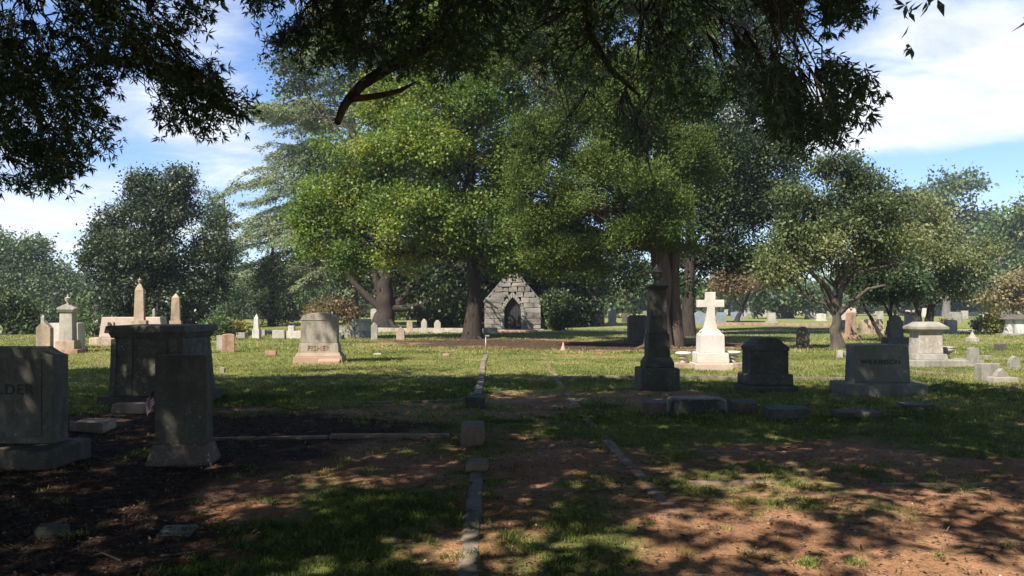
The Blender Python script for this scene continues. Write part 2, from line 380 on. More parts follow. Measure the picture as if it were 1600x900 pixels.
kerb('worn concrete kerb running from the bottom edge toward the centre block', [(-.255, 3.6), (-.26, 4.8), (-.30, 6.2), (-.34, 7.7)], .14, .03, S_kerb)
kerb('pale straight kerb leading from the centre block up to the marker post', [(-.62, 14.2), (-.68, 17.5), (-.80, 22.2), (-.86, 26.5)], .15, .06, S_kerb)
kerb('flush edging along the right side of the dirt path toward the camera', [(1.50, 3.6), (1.44, 4.8), (1.22, 7), (1.14, 8.95), (1.05, 12), (1.0, 17), (1.0, 25)], .14, .012, S_kerb2)
kerb('low kerb crossing the bare ground just beyond the right foreground', [(1.25, 8.95), (3, 8.9), (5.6, 8.95), (9, 9.0)], .11, .0, S_kerb2)
kerb('half buried kerb in front of the dry grass clumps at lower right', [(1.6, 7.3), (3.3, 7.22), (5.4, 7.18), (8.5, 7.15)], .11, .004, S_kerb2)
kerb('stained low kerb running left from the dark centre block', [(-.75, 9.7), (-2.2, 9.65), (-4, 9.7)], .13, .04, S_kerb2)
kerb('thin pale kerb crossing the shaded grass in front of the marker post', [(-.85, 17.9), (-3, 17.9), (-5.5, 17.8)], .12, .045, S_kerb)
kerb('thin low kerb in the dark grass between the block and the pale kerb', [(-.8, 13.6), (-2.5, 13.5), (-4, 13.5)], .1, .03, S_kerb2)
kerb('low kerb behind the tall shaded urn monument on the right', [(1.1, 17.9), (3, 17.8), (7.4, 17.6)], .12, .06, S_kerb)
kerb('pale kerb running diagonally through grass toward the right edge', [(9.2, 20.6), (10.8, 16.8), (9.9 + 1.6, 14.2), (12.6, 11.5)], .14, .05, S_kerb)
kerb('short pale kerb beside the wide inscribed granite monument at right', [(7.7, 18.2), (9.3, 15.6), (10.2, 13.9)], .12, .035, S_kerb)
kerb('long low stone edging in front of the old oak and mausoleum', [(-12.5, 54.2), (-8, 54.3), (-3.0, 54.6)], .3, .22, S_pale, 1.6)
kerb('reddish low brick edging across the lane behind the white cross', [(16.5, 67), (21, 67.2), (29, 67.5)], .3, .2, S_red, 2.0)

# ------------------------------------------------------------------ trees
def unit(a): return a / np.maximum(np.linalg.norm(a, axis=-1, keepdims=True), 1e-9)
def leaves(C, D, L, Wd, flat=.0, rng=RNG):
    """rhombic leaves: C centres (base), D axis, L length, Wd width"""
    n = len(C); rnd = unit(rng.normal(size=(n, 3)) + np.array([0, 0, flat])); D = unit(D)
    S = unit(np.cross(D, rnd)); Nn = np.cross(S, D)
    L = np.broadcast_to(np.asarray(L), (n,))[:, None]; Wd = np.broadcast_to(np.asarray(Wd), (n,))[:, None]
    mid = C + D * L * .45 + Nn * L * .06
    V = np.stack([C, mid + S * Wd / 2, C + D * L - Nn * L * .05, mid - S * Wd / 2], 1).reshape(-1, 3)
    return V
def leafmesh(name, Vs, vars_, mat, parent):
    V = np.concatenate(Vs); var = np.repeat(np.clip(np.concatenate(vars_), 0, 1), 4)
    return from_np(name, V, np.arange(len(V)).reshape(-1, 4), mat, parent, var=var)
class Tubes:
    def __init__(s): s.V = []; s.F = []; s.n = 0
    def add(s, pts, rad, seg=7, flute=0):
        P = np.asarray(pts, float); n = len(P); T = np.gradient(P, axis=0) if n > 1 else P; T = unit(T)
        ref = np.array([.31, .95, .05]) if abs(T[0][2]) > .5 else np.array([0, 0, 1.])
        A = unit(np.cross(T, ref)); B = np.cross(T, A); ang = np.arange(seg) / seg * 2 * np.pi
        r = np.asarray(rad, float)[:, None] * np.ones((1, seg))
        if flute: r = r * (1 + flute * np.sin(ang * 5 + 1)[None] * np.linspace(1, .3, n)[:, None] + flute * .6 * RNG.normal(size=(1, seg)))
        V = P[:, None] + r[..., None] * (A[:, None] * np.cos(ang)[None, :, None] + B[:, None] * np.sin(ang)[None, :, None])
        i = np.arange(n * seg).reshape(n, seg) + s.n; j = np.roll(i, -1, 1)
        s.F.append(np.stack([i[:-1], j[:-1], j[1:], i[1:]], -1).reshape(-1, 4)); s.V.append(V.reshape(-1, 3)); s.n += n * seg
    def build(s, name, mat, parent): return from_np(name, np.concatenate(s.V), np.concatenate(s.F), mat, parent, smooth=True)
def bez(a, b, lift=.3, n=8, wob=.05, rng=RNG):
    a = np.asarray(a, float); b = np.asarray(b, float); L = np.linalg.norm(b - a); m_ = (a + b) / 2 + np.array([0, 0, lift * L])
    t_ = np.linspace(0, 1, n)[:, None]; P = a * (1 - t_) ** 2 + 2 * m_ * t_ * (1 - t_) + b * t_ ** 2
    w = rng.normal(size=(n, 3)) * wob * L * .35; w[0] = 0; w[-1] = 0; return P + w
def ell_sample(n, c, r, rng=RNG, shell=.5, uneven=.3, seed=0.):
    d = unit(rng.normal(size=(n, 3))); u = shell + (1 - shell) * rng.random((n, 1)) ** .6
    f = 1 - uneven + 2 * uneven * fbm(d[:, 0] * 1.9 + d[:, 2] * 1.3 + seed, d[:, 1] * 1.9 - d[:, 2] * 1.7 + seed, 3)
    return np.asarray(c) + d * u * np.asarray(r) * f[:, None], d
def lobe_world(l, d0):
    px, py, rx, ry = l[:4]; dd = l[4] if len(l) > 4 else 0; d = d0 + dd; rxm = rx / F * d; rd = l[5] if len(l) > 5 else rxm * .85
    return np.array([PX(px, d), d, PZ(py, d)]), np.array([rxm, rd, ry / F * d])

def tree(name, label, base, trunk_top, r0, lobes, mat, bk, dens=1.0, leaf=(.16, .11), csig=.35, per=40, group=None, kind='broad', trunks=None,
         seed=0, gap=.42, flat=.8, cname='crown', cat='tree', limbs=True, extra=None, shell=.45, hang=0., uneven=.3, flare=1.5, vbias=0, twigs=10, px=None, sub=11):
    """base (x,d); lobes in picture-scale at the tree's own distance"""
    rng = np.random.default_rng(seed + 100); x0, d0 = base; z0 = g1(x0, d0) - .05
    root = thing(name, label, cat, (0, 0, 0), 0, group)
    O = np.array([x0, d0, z0]); tb = Tubes()
    tops = []
    for (bx, by, tx, ty, tz, rr) in (trunks or [(0, 0, trunk_top[0] - x0, trunk_top[1] - d0, trunk_top[2], r0)]):
        n = 12; a = O + (bx, by, 0); b_ = np.array([x0 + tx, d0 + ty, z0 + tz]); tt = np.linspace(0, 1, n)[:, None]
        P = a * (1 - tt) + b_ * tt; w = rng.normal(size=(n, 3)) * min(rr * .2, .07); w[0] = 0; w[:, 2] = 0; P += w
        hh = P[:, 2] - z0; rad = rr * (1 - .55 * tt[:, 0]) * (1 + (flare - 1) * np.exp(-hh / (rr * 1.2)))
        tb.add(P, rad, 14, .06); tops.append((P, rad))
        if rr > .3:
            for k in range(6):
                an = k * 1.05 + rng.random() * .6; q = a + np.array([math.cos(an), math.sin(an), 0]) * rr * (1.9 + rng.random()); q[2] = z0 - .02
                tb.add([a + (math.cos(an) * rr * .6, math.sin(an) * rr * .6, rr * 1.1), (a + q) / 2 + (0, 0, rr * .35), q], [rr * .35, rr * .26, rr * .08], 6)
    Vs, vr = [], []
    for li, l in enumerate(lobes):
        c_, r_ = lobe_world(l, d0)
        P, rad = min(tops, key=lambda q: np.linalg.norm(q[0][-1][:2] - c_[:2]))
        if limbs:
            k = np.argmin(np.abs(P[:, 2] - max(z0 + 1.3, c_[2] - .75 * abs(np.linalg.norm(c_[:2] - P[-1][:2])) - .3 * r_[2]))); k = max(3, min(k, len(P) - 1))
            B = bez(P[k], c_, .08, 9, .10, rng); R0 = rad[k] * .42
            tb.add(B, np.linspace(R0, R0 * .25, 9), 7)
        vol = (r_[0] * r_[2] + r_[0] * r_[1] + r_[1] * r_[2]) / 3; nc = int(vol * dens * 12.5 / (csig / .35) ** 1.5) + 6
        nsub = sub if r_[0] > .9 else 1
        if nsub > 1:
            sc_c, sc_d = ell_sample(nsub, c_, r_ * .78, rng, .45, uneven, seed * 3.7 + li); ws = rng.uniform(.30, .48, nsub); ws[0] = .55; sc_c[0] = c_
            pick = rng.choice(nsub, nc, p=ws ** 2 / (ws ** 2).sum()); cl0, dn0 = ell_sample(nc, (0, 0, 0), (1, 1, 1), rng, .35, .2, seed + li)
            cl = sc_c[pick] + cl0 * (ws[pick][:, None] * r_ * np.array([1.05, 1.05, .95])); dn = unit(dn0 * .7 + sc_d[pick] * .5)
        else: cl, dn = ell_sample(nc, c_, r_, rng, shell, uneven, seed * 3.7 + li)
        g = fbm(cl[:, 0] * .55 + seed + cl[:, 1] * .3, cl[:, 2] * .75 + seed - cl[:, 1] * .25, 3); keep = g > gap - .14 * (1 - (np.abs(dn[:, 2]))); keep |= rng.random(nc) < .2
        cl, dn = cl[keep], dn[keep]; keepz = cl[:, 2] > z0 + .25; cl, dn = cl[keepz], dn[keepz]
        if limbs:
            for q in cl[rng.permutation(len(cl))[:twigs]]:
                s_ = B[rng.integers(3, 9)]; tb.add(bez(s_, q, .05, 5, .12, rng), np.linspace(R0 * .28, .012, 5), 5)
        ncl = len(cl)
        if not ncl: continue
        off = rng.normal(size=(ncl, per, 3)) * csig * np.array([1, 1, .75]); Cc = (cl[:, None] + off).reshape(-1, 3)
        dd_ = np.repeat(dn, per, 0)
        if kind == 'broad': D = rng.normal(size=Cc.shape) + dd_ * .6 + np.array([0, 0, -.35 - hang])
        elif kind == 'spray': D = rng.normal(size=Cc.shape) * .55 + dd_ * .9 + np.array([0, 0, .45])
        elif kind == 'droop': D = rng.normal(size=Cc.shape) * .5 + dd_ * .9 * np.array([1, 1, .2]) + np.array([0, 0, -.35])
        sz = rng.uniform(.65, 1.3, len(Cc)); Vs.append(leaves(Cc, D, leaf[0] * 1.1 * sz, leaf[1] * 1.15 * sz, flat, rng))
        hz = (Cc[:, 2] - c_[2]) / r_[2]
        vr.append(np.clip(.45 + vbias + .10 * rng.normal(size=len(Cc)) + np.repeat(.15 * rng.normal(size=ncl) + (fbm(cl[:, 0] * .5 + 7, cl[:, 2] * .5 + cl[:, 1] * .3, 2) - .5) * .7, per) + (l[6] if len(l) > 6 else 0), 0, 1))
    if extra: extra(tb, Vs, vr, O, rng)
    if tb.n: tb.build('trunk', bk, root)
    leafmesh(cname, Vs, vr, mat, root)
    return root

B_oak = bark('oak', (.035, .028, .022), (.13, .105, .085)); B_ced = bark('cedar', (.035, .025, .019), (.15, .105, .08), 4.5, .06, 1.0)
B_grey = bark('grey', (.07, .062, .052), (.21, .19, .16)); B_dark = bark('dark', (.02, .016, .013), (.065, .052, .042))
L_maple = leafmat('maple', [(0, (.05, .095, .018)), (.38, (.105, .17, .03)), (.7, (.18, .235, .042)), (.92, (.26, .27, .05)), (1, (.30, .24, .05))], .42)
L_oak = leafmat('oak', [(0, (.035, .06, .03)), (.5, (.065, .105, .048)), (1, (.11, .155, .07))], .48, .42, .4)
L_ced = leafmat('redcedar', [(0, (.03, .052, .012)), (.5, (.072, .108, .024)), (1, (.155, .185, .042))], .2, .7, .1)
L_deo = leafmat('deodar', [(0, (.11, .15, .075)), (.5, (.20, .25, .125)), (1, (.32, .34, .18))], .25, .7, .1)
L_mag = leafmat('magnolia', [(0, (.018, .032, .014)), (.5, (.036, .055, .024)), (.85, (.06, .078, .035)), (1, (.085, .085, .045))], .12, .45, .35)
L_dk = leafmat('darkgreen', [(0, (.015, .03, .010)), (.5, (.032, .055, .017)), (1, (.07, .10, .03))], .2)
L_bg = leafmat('background', [(0, (.035, .065, .02)), (.5, (.075, .12, .034)), (1, (.15, .19, .06))], .3)
L_bl = leafmat('bluegreen', [(0, (.04, .07, .03)), (.5, (.08, .12, .05)), (1, (.13, .17, .075))], .25)
L_dog = leafmat('dogwood', [(0, (.045, .065, .03)), (.45, (.09, .12, .045)), (.75, (.17, .20, .08)), (1, (.26, .25, .11))], .4)
L_red = leafmat('reddish', [(0, (.08, .09, .04)), (.35, (.16, .13, .06)), (.7, (.27, .165, .095)), (1, (.25, .235, .11))], .4)
L_yel = leafmat('yellowing', [(0, (.08, .10, .03)), (.5, (.18, .18, .05)), (1, (.36, .23, .06))], .4)

# -- near shading oaks (their trunks stand behind and beside the camera) ----------------------------
SX, SY = .60 / math.tan(SUN_EL), .80 / math.tan(SUN_EL)
def cover(x, y):
    """wanted shade per ground point; the unseen high leaves are placed to cast it"""
    edge = 17.2 + 1.1 * np.sin(x * .55 + 1) + (fbm(x * .35 + 3, y * 0 + 2, 3) - .5) * 2.5 + 1.9 * ss(-x, 0, 4) - 1.6 * ss(x, 7, 12)
    c = 1 - ss(y, edge - 1.0, edge + .9) * .97
    c *= .985 - .42 * ss(x, -.9, .6) * ss(-y, -9, -6.4) - .25 * ss(-x, -.4, .6) * ss(-y, -7.4, -5.2) * ss(x, -3.6, -1.8)
    c += .62 * gau(x, y, -3.6, 24.5, 1.3, 1.1) + .3 * gau(x, y, -2.5, 20.4, 3.5, .6)
    c -= 1.5 * gau(x, y, 5.9, 20.9, 1.7, 1.5) + .62 * gau(x, y, -5.2, 10.9, .8, .45) + .5 * gau(x, y, -.9, 9.9, .35, .5) + .35 * gau(x, y, 7.5, 14.6, 1.6, .8)
    c -= .5 * gau(x, y, .4, 14, .5, .8) + .3 * gau(x, y, -1.2, 15, 3, .7) + .4 * gau(x, y, 9.5, 16, 3, 1) + .4 * gau(x,y,-9.5,18,2,2)
    c += .3 * gau(x, y, -3.4, 7.6, 2.2, 2.2) + .35 * gau(x, y, -1.4, 8.8, 1.5, 1.6); c -= .5 * gau(x, y, 3.8, 4.9, 1.8, 1.1) + .25 * gau(x, y, -.6, 5.2, 1.2, .6)
    return c
def rosettes(T, dirs, lens, k, L, Wd, rng):
    """leaves set in starry bunches along twigs"""
    n = len(T); tt = np.sort(rng.random((n, k)), 1); tt[:, k // 2:] = .75 + .25 * tt[:, k // 2:]
    C = T[:, None] + dirs[:, None] * (lens[:, None] * tt)[..., None]; D = dirs[:, None] * .55 + rng.normal(size=(n, k, 3)) * .62 + np.array([0, 0, -.12])
    sz = rng.uniform(.7, 1.2, n * k); return leaves(C.reshape(-1, 3), D.reshape(-1, 3), L * sz, Wd * sz, .3, rng)
def inpoly(px, py, poly):
    ins = np.zeros(len(px), bool); n = len(poly)
    for i in range(n):
        x1, y1 = poly[i]; x2, y2 = poly[(i + 1) % n]; cnd = ((y1 > py) != (y2 > py)) & (px < (x2 - x1) * (py - y1) / (y2 - y1 + 1e-9) + x1); ins ^= cnd
    return ins
def low_branches(poly, n, dr, rng, gap=.4, gs=.9):
    """twig points of the crown's low skirt within a solid angle, spread in depth"""
    P = np.array(poly); px = rng.uniform(P[:, 0].min(), P[:, 0].max(), n * 3); py = rng.uniform(P[:, 1].min(), P[:, 1].max(), n * 3)
    k = inpoly(px + rng.normal(size=n * 3) * 6, py + rng.normal(size=n * 3) * 6, poly); px, py = px[k][:n], py[k][:n]; d = rng.uniform(dr[0], dr[1], len(px))
    g = fbm(px / 60 * gs + 3, py / 38 * gs + 8, 4); kk = g > gap + .05; px, py, d = px[kk], py[kk], d[kk]
    return np.stack([(px - CX) / F * d, d, EYE + (HZ - py) / F * d], 1)
def shade_oak(name, label, base, side, polys, extra_br, seed):
    rng = np.random.default_rng(seed); root = thing(name, label, 'tree', (0, 0, 0)); tb = Tubes(); x0, y0 = base; z0 = g1(x0, y0)
    P = np.array([[x0, y0, z0 - .1], [x0, y0, z0 + .5], [x0 + .1, y0, 2.5], [x0, y0 + .1, 5], [x0 + .1, y0 + .3, 8], [x0, y0 + .4, 12], [x0, y0 + .5, 15]])
    tb.add(P, [.85, .58, .5, .44, .36, .24, .08], 16, .05)
    # high canopy out of view, leaves placed to cast the wanted shade and sun gaps
    n = 46000; gx_ = rng.uniform(-19, 19, n); gy_ = rng.uniform(-9, 26, n); nn = fbm(gx_ * 1.05 + 5, gy_ * 1.35 + 2, 4)
    mine = (gx_ + gy_ * .1 < .6) == (side < 0)
    cv = cover(gx_, gy_); keep = mine & (nn < .19 + cv * .585) 
    gx_, gy_ = gx_[keep], gy_[keep]; zmin = (.384 * gy_ + 1.6 + .65) / (1 + .384 * SY)
    z = np.maximum(5.2, zmin) + rng.random(len(gx_)) ** 1.3 * 4.8
    T = np.stack([gx_ - SX * z, gy_ - SY * z, z], 1)
    el = (T[:, 2] - EYE) / np.maximum(T[:, 1], .3); inview = (el < .41) & (T[:, 1] > 0) & (np.abs(T[:, 0]) < T[:, 1] * .68); T = T[~inview]
    hd = np.stack([T[:, 0] - x0, T[:, 1] - y0, np.full(len(T), -.2)], 1); dirs = unit(unit(hd) + rng.normal(size=T.shape) * .5)
    lens = rng.uniform(.35, .7, len(T)); Vs = [rosettes(T + rng.normal(size=T.shape) * .1, dirs, lens, 13, .22, .082, rng), rosettes(T + rng.normal(size=T.shape) * .28, dirs, lens, 11, .21, .075, rng)]
    vr = [np.clip(.5 + .2 * rng.normal(size=len(T) * 13), 0, 1), np.clip(.5 + .2 * rng.normal(size=len(T) * 11), 0, 1)]
    hubs = T[rng.permutation(len(T))[:15]]
    for h in hubs:
        s_ = P[rng.integers(3, 6)]; B = bez(s_, h, .05, 10, .06, rng); tb.add(B, np.linspace(.08, .02, 10), 7)
        dist = np.linalg.norm(T - h, axis=1); nb = np.argsort(dist)[1:40:3]
        for q in T[nb]: tb.add(bez(B[rng.integers(5, 10)], q, .02, 5, .1, rng), np.linspace(.014, .005, 5), 5)
    # low skirt seen at the top of the picture
    for pi, (poly, cnt, dr, gap, hub) in enumerate(polys):
        T = low_branches(poly, cnt, dr, rng, gap)
        if not len(T): continue
        hubp = np.array(hub); dirs = unit(unit(T - hubp) + rng.normal(size=T.shape) * .45 + np.array([0, 0, -.25])); lens = rng.uniform(.12, .3, len(T))
        Vs.append(rosettes(T, dirs, lens, 17, .092, .018, rng)); vr.append(np.clip(.45 + .2 * rng.normal(size=len(T) * 17), 0, 1))
        B = bez(P[4], hubp, .03, 12, .05, rng); tb.add(B, np.linspace(.09, .035, 12), 8)
        sel = T[rng.permutation(len(T))[:max(6, len(T) // 24)]]; kt = .55 if dr[0] < 6 else .85
        for q in sel:
            C_ = bez(hubp, q, .04, 9, .10, rng); tb.add(C_, np.linspace(.02, .004, 9) * kt, 5)
            dist = np.linalg.norm(T - q, axis=1)
            for w in T[np.argsort(dist)[1:7]]: tb.add(bez(C_[6], w, .02, 4, .1, rng), np.linspace(.009, .003, 4), 4)
    for (pts, rads) in extra_br:
        tb.add(pts, rads, 9, .05)
        if pts[0][2] > 5.5: tb.add(bez(P[4], pts[0], .03, 12, .04, rng), np.linspace(.15, rads[0], 12), 9)
    tb.build('trunk', B_oak, root); leafmesh('crown', Vs, vr, L_oak, root); return root
def pt(px, py, d): return np.array([PX(px, d), d, PZ(py, d)])
shade_oak('willow_oak', 'narrow leaved oak with a dark low branch hanging into the upper left', (-7.5, 1.0), -1,
    [([(-40, -40), (300, -40), (320, 5), (290, 30), (262, 66), (225, 40), (235, 80), (330, 95), (340, 125), (300, 135), (250, 130), (190, 110), (150, 120), (60, 120), (-40, 130)], 1050, (7.5, 11), .37, pt(40, -60, 9.5)),
     ([(150, 85), (240, 75), (335, 100), (388, 168), (372, 182), (330, 160), (320, 198), (250, 175), (180, 150), (140, 110)], 420, (8, 10), .36, pt(110, -60, 9)),
     ([(-30, 100), (110, 110), (200, 150), (235, 195), (225, 222), (160, 215), (150, 245), (110, 232), (60, 200), (-30, 170)], 600, (8, 11), .40, pt(0, 60, 9.5)),
     ([(-30, 190), (60, 215), (118, 250), (105, 262), (80, 280), (35, 272), (0, 278), (-30, 270)], 330, (8, 10), .36, pt(-60, 180, 9)),
     ([(385, -30), (520, -30), (560, 50), (510, 90), (470, 80), (440, 90), (425, 60), (400, 25)], 560, (8, 11), .38, pt(470, -80, 10))], [], 21)
shade_oak('willow_oak', 'narrow leaved oak with dark foliage across the top centre and right', (4.5, -3.5), 1,
    [([(500, -40), (800, -40), (790, 50), (745, 95), (700, 120), (650, 112), (600, 100), (560, 80), (530, 40)], 1000, (8, 12.5), .36, pt(690, -60, 10)),
     ([(780, -40), (1310, -40), (1270, 40), (1250, 90), (1240, 170), (1190, 200), (1120, 160), (1060, 190), (990, 150), (920, 90), (870, 120), (820, 60)], 1300, (8, 13.5), .38, pt(1030, -80, 10.5)),
     ([(800, 120), (900, 150), (1000, 200), (1100, 240), (1180, 215), (1225, 250), (1180, 300), (1080, 290), (990, 300), (930, 235), (860, 230), (810, 180)], 260, (9, 13), .47, pt(1000, -60, 11)),
     ([(1200, 30), (1260, 70), (1330, 100), (1362, 108), (1345, 130), (1330, 165), (1290, 195), (1240, 205), (1200, 170)], 400, (6.0, 8.0), .38, pt(1190, -120, 6.5)),
     ([(1180, -30), (1335, -30), (1325, 12), (1280, 20), (1220, 25)], 260, (7, 9), .35, pt(1200, -60, 8))],
    [(np.array([pt(740, -60, 10.5), pt(712, 0, 10.2), pt(690, 50, 10.0), pt(650, 82, 9.9), pt(600, 110, 9.7), pt(566, 132, 9.6), pt(545, 155, 9.5), pt(535, 170, 9.45), pt(527, 193, 9.4)]), [.09, .09, .085, .08, .07, .062, .055, .048, .04]),
     (np.array([pt(545, 155, 9.5), pt(570, 153, 9.4), pt(600, 148, 9.5), pt(625, 142, 9.6), pt(650, 128, 9.8)]), [.045, .038, .034, .028, .012]),
     (np.array([pt(900, -60, 11), pt(925, 60, 11), pt(955, 110, 11), pt(1000, 150, 11.2)]), [.06, .05, .04, .02])], 22)

# -- the maple in the middle
x, d = G(738, 530)
tree('maple_tree', 'maple with yellow green leaves whose trunk stands left of the mausoleum', (x, d), (PX(735, d), d, PZ(60, d)), .38,
     [(640, 230, 85, 70, -.5), (560, 250, 75, 60, 0), (700, 170, 80, 60, 0), (590, 330, 80, 50, -.5, None or 2.2), (520, 300, 50, 70, 0), (660, 330, 75, 65, -1.5), (740, 260, 60, 70, 0), (700, 380, 60, 55, -1),
      (745, 90, 60, 70, 0), (650, 130, 50, 40, 1), (775, 370, 45, 40, -1, 1.6, -.1), (500, 370, 40, 40, 0, 1.4), (615, 400, 60, 34, 0, 1.8), (545, 395, 45, 32, 0, 1.6), (800, 408, 34, 18, 0, 1.2, -.05), (770, 300, 55, 60, 1), (820, 60, 60, 70, 1), (660, 60, 70, 60, 1), (700, 300, 50, 60, 1), (590, 150, 50, 45, 1), (690, 230, 70, 50, -1.5), (740, 330, 50, 50, -1.5), (720, 20, 80, 60, 1), (800, 130, 50, 60, 0), (700, 60, 80, 60, 0), (760, 160, 60, 60, -1), (800, 250, 45, 60, -.3), (790, 400, 40, 30, -.5, 1.5, -.1), (600, 190, 50, 40, 1), (480, 320, 35, 40, .5, 1.2, .1)],
     L_maple, B_dark, 1.75, (.13, .10), .33, 80, seed=1, gap=.42, flat=1.2)
# -- old oak behind it
x, d = G(600, 515)
def oak_extra(tb, Vs, vr, O, rng):
    for pts, r in (([(594, 482), (572, 462), (550, 440), (532, 412), (520, 380)], .27), ([(605, 482), (635, 482), (665, 474), (700, 440)], .30), ([(600, 475), (606, 420), (625, 370)], .4), ([(596, 465), (580, 410), (560, 350)], .28)):
        P = [np.array([PX(a, d), d + i * .1, PZ(b_, d)]) for i, (a, b_) in enumerate(pts)]; tb.add(P, np.linspace(r, r * .45, len(P)), 9)
tree('oak_tree', 'old oak with a massive trunk and low spreading limbs behind the low edging', (x, d), (PX(601, d), d, PZ(400, d)), .72,
     [(600, 330, 100, 60, 2), (680, 410, 60, 50, 1), (540, 385, 45, 35, 2), (640, 250, 110, 70, 3), (690, 455, 45, 30, 1, 2.4), (540, 130, 70, 60, 4), (600, 60, 80, 60, 4), (500, 250, 55, 60, 5), (560, 420, 60, 30, 3), (790, 340, 60, 60, 2), (470, 110, 45, 40, 6), (740, 180, 80, 80, 4), (800, 220, 70, 90, 5), (690, 60, 90, 80, 5), (790, 60, 80, 80, 5)],
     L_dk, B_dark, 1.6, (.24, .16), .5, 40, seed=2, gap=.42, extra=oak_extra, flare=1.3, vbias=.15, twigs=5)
# -- deodar with long feathery boughs
def deodar(px, d, top_py, seed):
    rng = np.random.default_rng(seed); x0 = PX(px, d); z0 = g1(x0, d); H_ = PZ(top_py, d); root = thing('deodar_cedar', 'tall pale grey green cedar with long feathery horizontal boughs', 'tree', (0, 0, 0)); tb = Tubes()
    tb.add([[x0, d, z0 - .1], [x0, d, H_ * .3], [x0 + .1, d, H_ * .65], [x0, d, H_]], [.7, .5, .3, .04], 12, .05); Cs = []; Ds = []
    for i in range(230):
        h = 4.0 + (H_ - 4.5) * rng.random() ** 1.1; az = rng.uniform(0, 2 * math.pi)
        if rng.random() < .35: az = rng.uniform(math.pi * .75, math.pi * 1.25)
        Lb = 13.8 * (1 - (h / (H_ * 1.04)) ** 1.6) * rng.uniform(.65, 1.08) + .8; up = rng.uniform(-.02, .3) * (1.2 if h > H_ * .5 else .6)
        dv = np.array([math.cos(az), math.sin(az) * .8, 0]); n = 10; tt = np.linspace(0, 1, n)[:, None]
        P = np.array([x0, d, h]) + dv * Lb * tt + np.array([0, 0, 1.]) * Lb * (up * tt - .22 * tt ** 2.4) + np.cumsum(rng.normal(size=(n, 3)) * .19, 0)
        tb.add(P, np.linspace(.10, .015, n) * (.5 + Lb / 14), 5); side = np.array([-dv[1], dv[0], 0])
        for j in range(int(Lb * 8.0)):
            q = rng.uniform(.22, 1.0); k = q * (n - 1); a = P[int(k)] * (1 - k % 1) + P[min(int(k) + 1, n - 1)] * (k % 1); sg = rng.choice([-1, 1]); ln = rng.uniform(.5, 1.7) * (1.15 - q * .75)
            dr = unit(dv * rng.uniform(.4, 1) + side * sg * rng.uniform(.2, 1) + np.array([0, 0, -.12])); m_ = max(6, int(ln * 15))
            s_ = rng.random(m_) * ln; C = a + dr * s_[:, None] + np.array([0, 0, -1]) * (s_[:, None] ** 2) * .36 + rng.normal(size=(m_, 3)) * np.array([.1, .1, .13])
            Cs.append(C); Ds.append(np.broadcast_to(dr * .8 + np.array([0, 0, -.25]), C.shape) + rng.normal(size=C.shape) * .45)
    C = np.concatenate(Cs); D = np.concatenate(Ds); sz = rng.uniform(.7, 1.3, len(C)); V = leaves(C, D, .32 * sz, .085 * sz, .5, rng)
    tb.build('trunk', B_grey, root); leafmesh('crown', [V], [np.clip(.5 + .2 * rng.normal(size=len(C)), 0, 1)], L_deo, root)
deodar(548, 72, -60, 31)

# -- red cedar and its dark neighbour
x, d = G(1030, 541)
trk = [(0, 0, .1, .2, 15.5, .42), (.66, .35, .8, .5, 12, .30)]
tree('red_cedar', 'tall red cedar with twin fibrous trunks and bushy yellow green sprays', (x, d), (0, 0, 0), .4,
     [(860, 300, 60, 50, -1.5, 1.6), (930, 260, 70, 50, -1, 1.8), (1010, 290, 75, 60, -1.8, 1.8), (840, 350, 45, 40, -.5, 1.6), (815, 300, 40, 45, -.5, 1.5), (830, 240, 45, 45, -.5, 1.5), (900, 395, 70, 35, 0, 1.9), (850, 405, 40, 25, 0, 1.4), (980, 350, 60, 35, -1, 1.7), (1060, 330, 50, 40, -1.5, 1.7),
      (1000, 180, 90, 70, 0, 2.2), (920, 110, 80, 80, 0, 2.2), (1050, 70, 80, 80, 0, 2.2), (850, 210, 55, 50, -.5, 1.8), (860, 40, 70, 60, .5, 2), (940, 20, 80, 70, 0, 2), (960, 180, 70, 60, -1, 2), (1080, 160, 70, 60, 0, 2), (900, 180, 60, 50, 0, 2), (800, 90, 60, 70, 1, 2), (1020, 380, 70, 22, 0, 1.6), (1000, -20, 90, 60, 0, 2), (1090, 250, 60, 60, -.5, 1.8)],
     L_ced, B_ced, 2.2, (.12, .045), .23, 100, kind='spray', trunks=trk, seed=4, gap=.42, flat=.2, flare=1.6, shell=.5)
x, d = G(1075, 524)
tree('evergreen_tree', 'dark evergreen behind the red cedar spreading over the pale cross', (x, d), (PX(1085, d), d, PZ(120, d)), .34,
     [(1150, 330, 80, 70, 0), (1190, 250, 60, 70, 0), (1110, 220, 80, 80, 0), (1180, 400, 50, 30, 0), (1090, 400, 50, 30, 1, 2), (1130, 130, 90, 70, 0), (1200, 150, 50, 60, 0), (1130, 40, 90, 70, 1), (1060, -10, 100, 60, 1), (1200, 60, 55, 60, 0, 2), (1190, -20, 80, 60, 0), (1030, 100, 90, 80, 2, 2), (1220, 200, 35, 50, 0, 1.5), (880, 120, 80, 90, 3, 2), (1225, 330, 35, 60, -1, 2), (1060, 440, 25, 18, 1, 1.2), (985, 425, 60, 30, 1.5, 1.6), (1100, 320, 60, 70, -1, 2), (1150, 250, 70, 60, -1, 2), (1230, 250, 30, 50, 0, 1.5), (900, 330, 90, 60, 2, 2), (960, 250, 80, 80, 2, 2), (1240, 410, 45, 25, 0, 1.6), (1130, 395, 50, 25, 0, 1.8), (1160, 300, 70, 60, 1, 2)],
     L_dk, B_dark, 1.5, (.16, .10), .38, 74, seed=5, gap=.38, flat=.6)
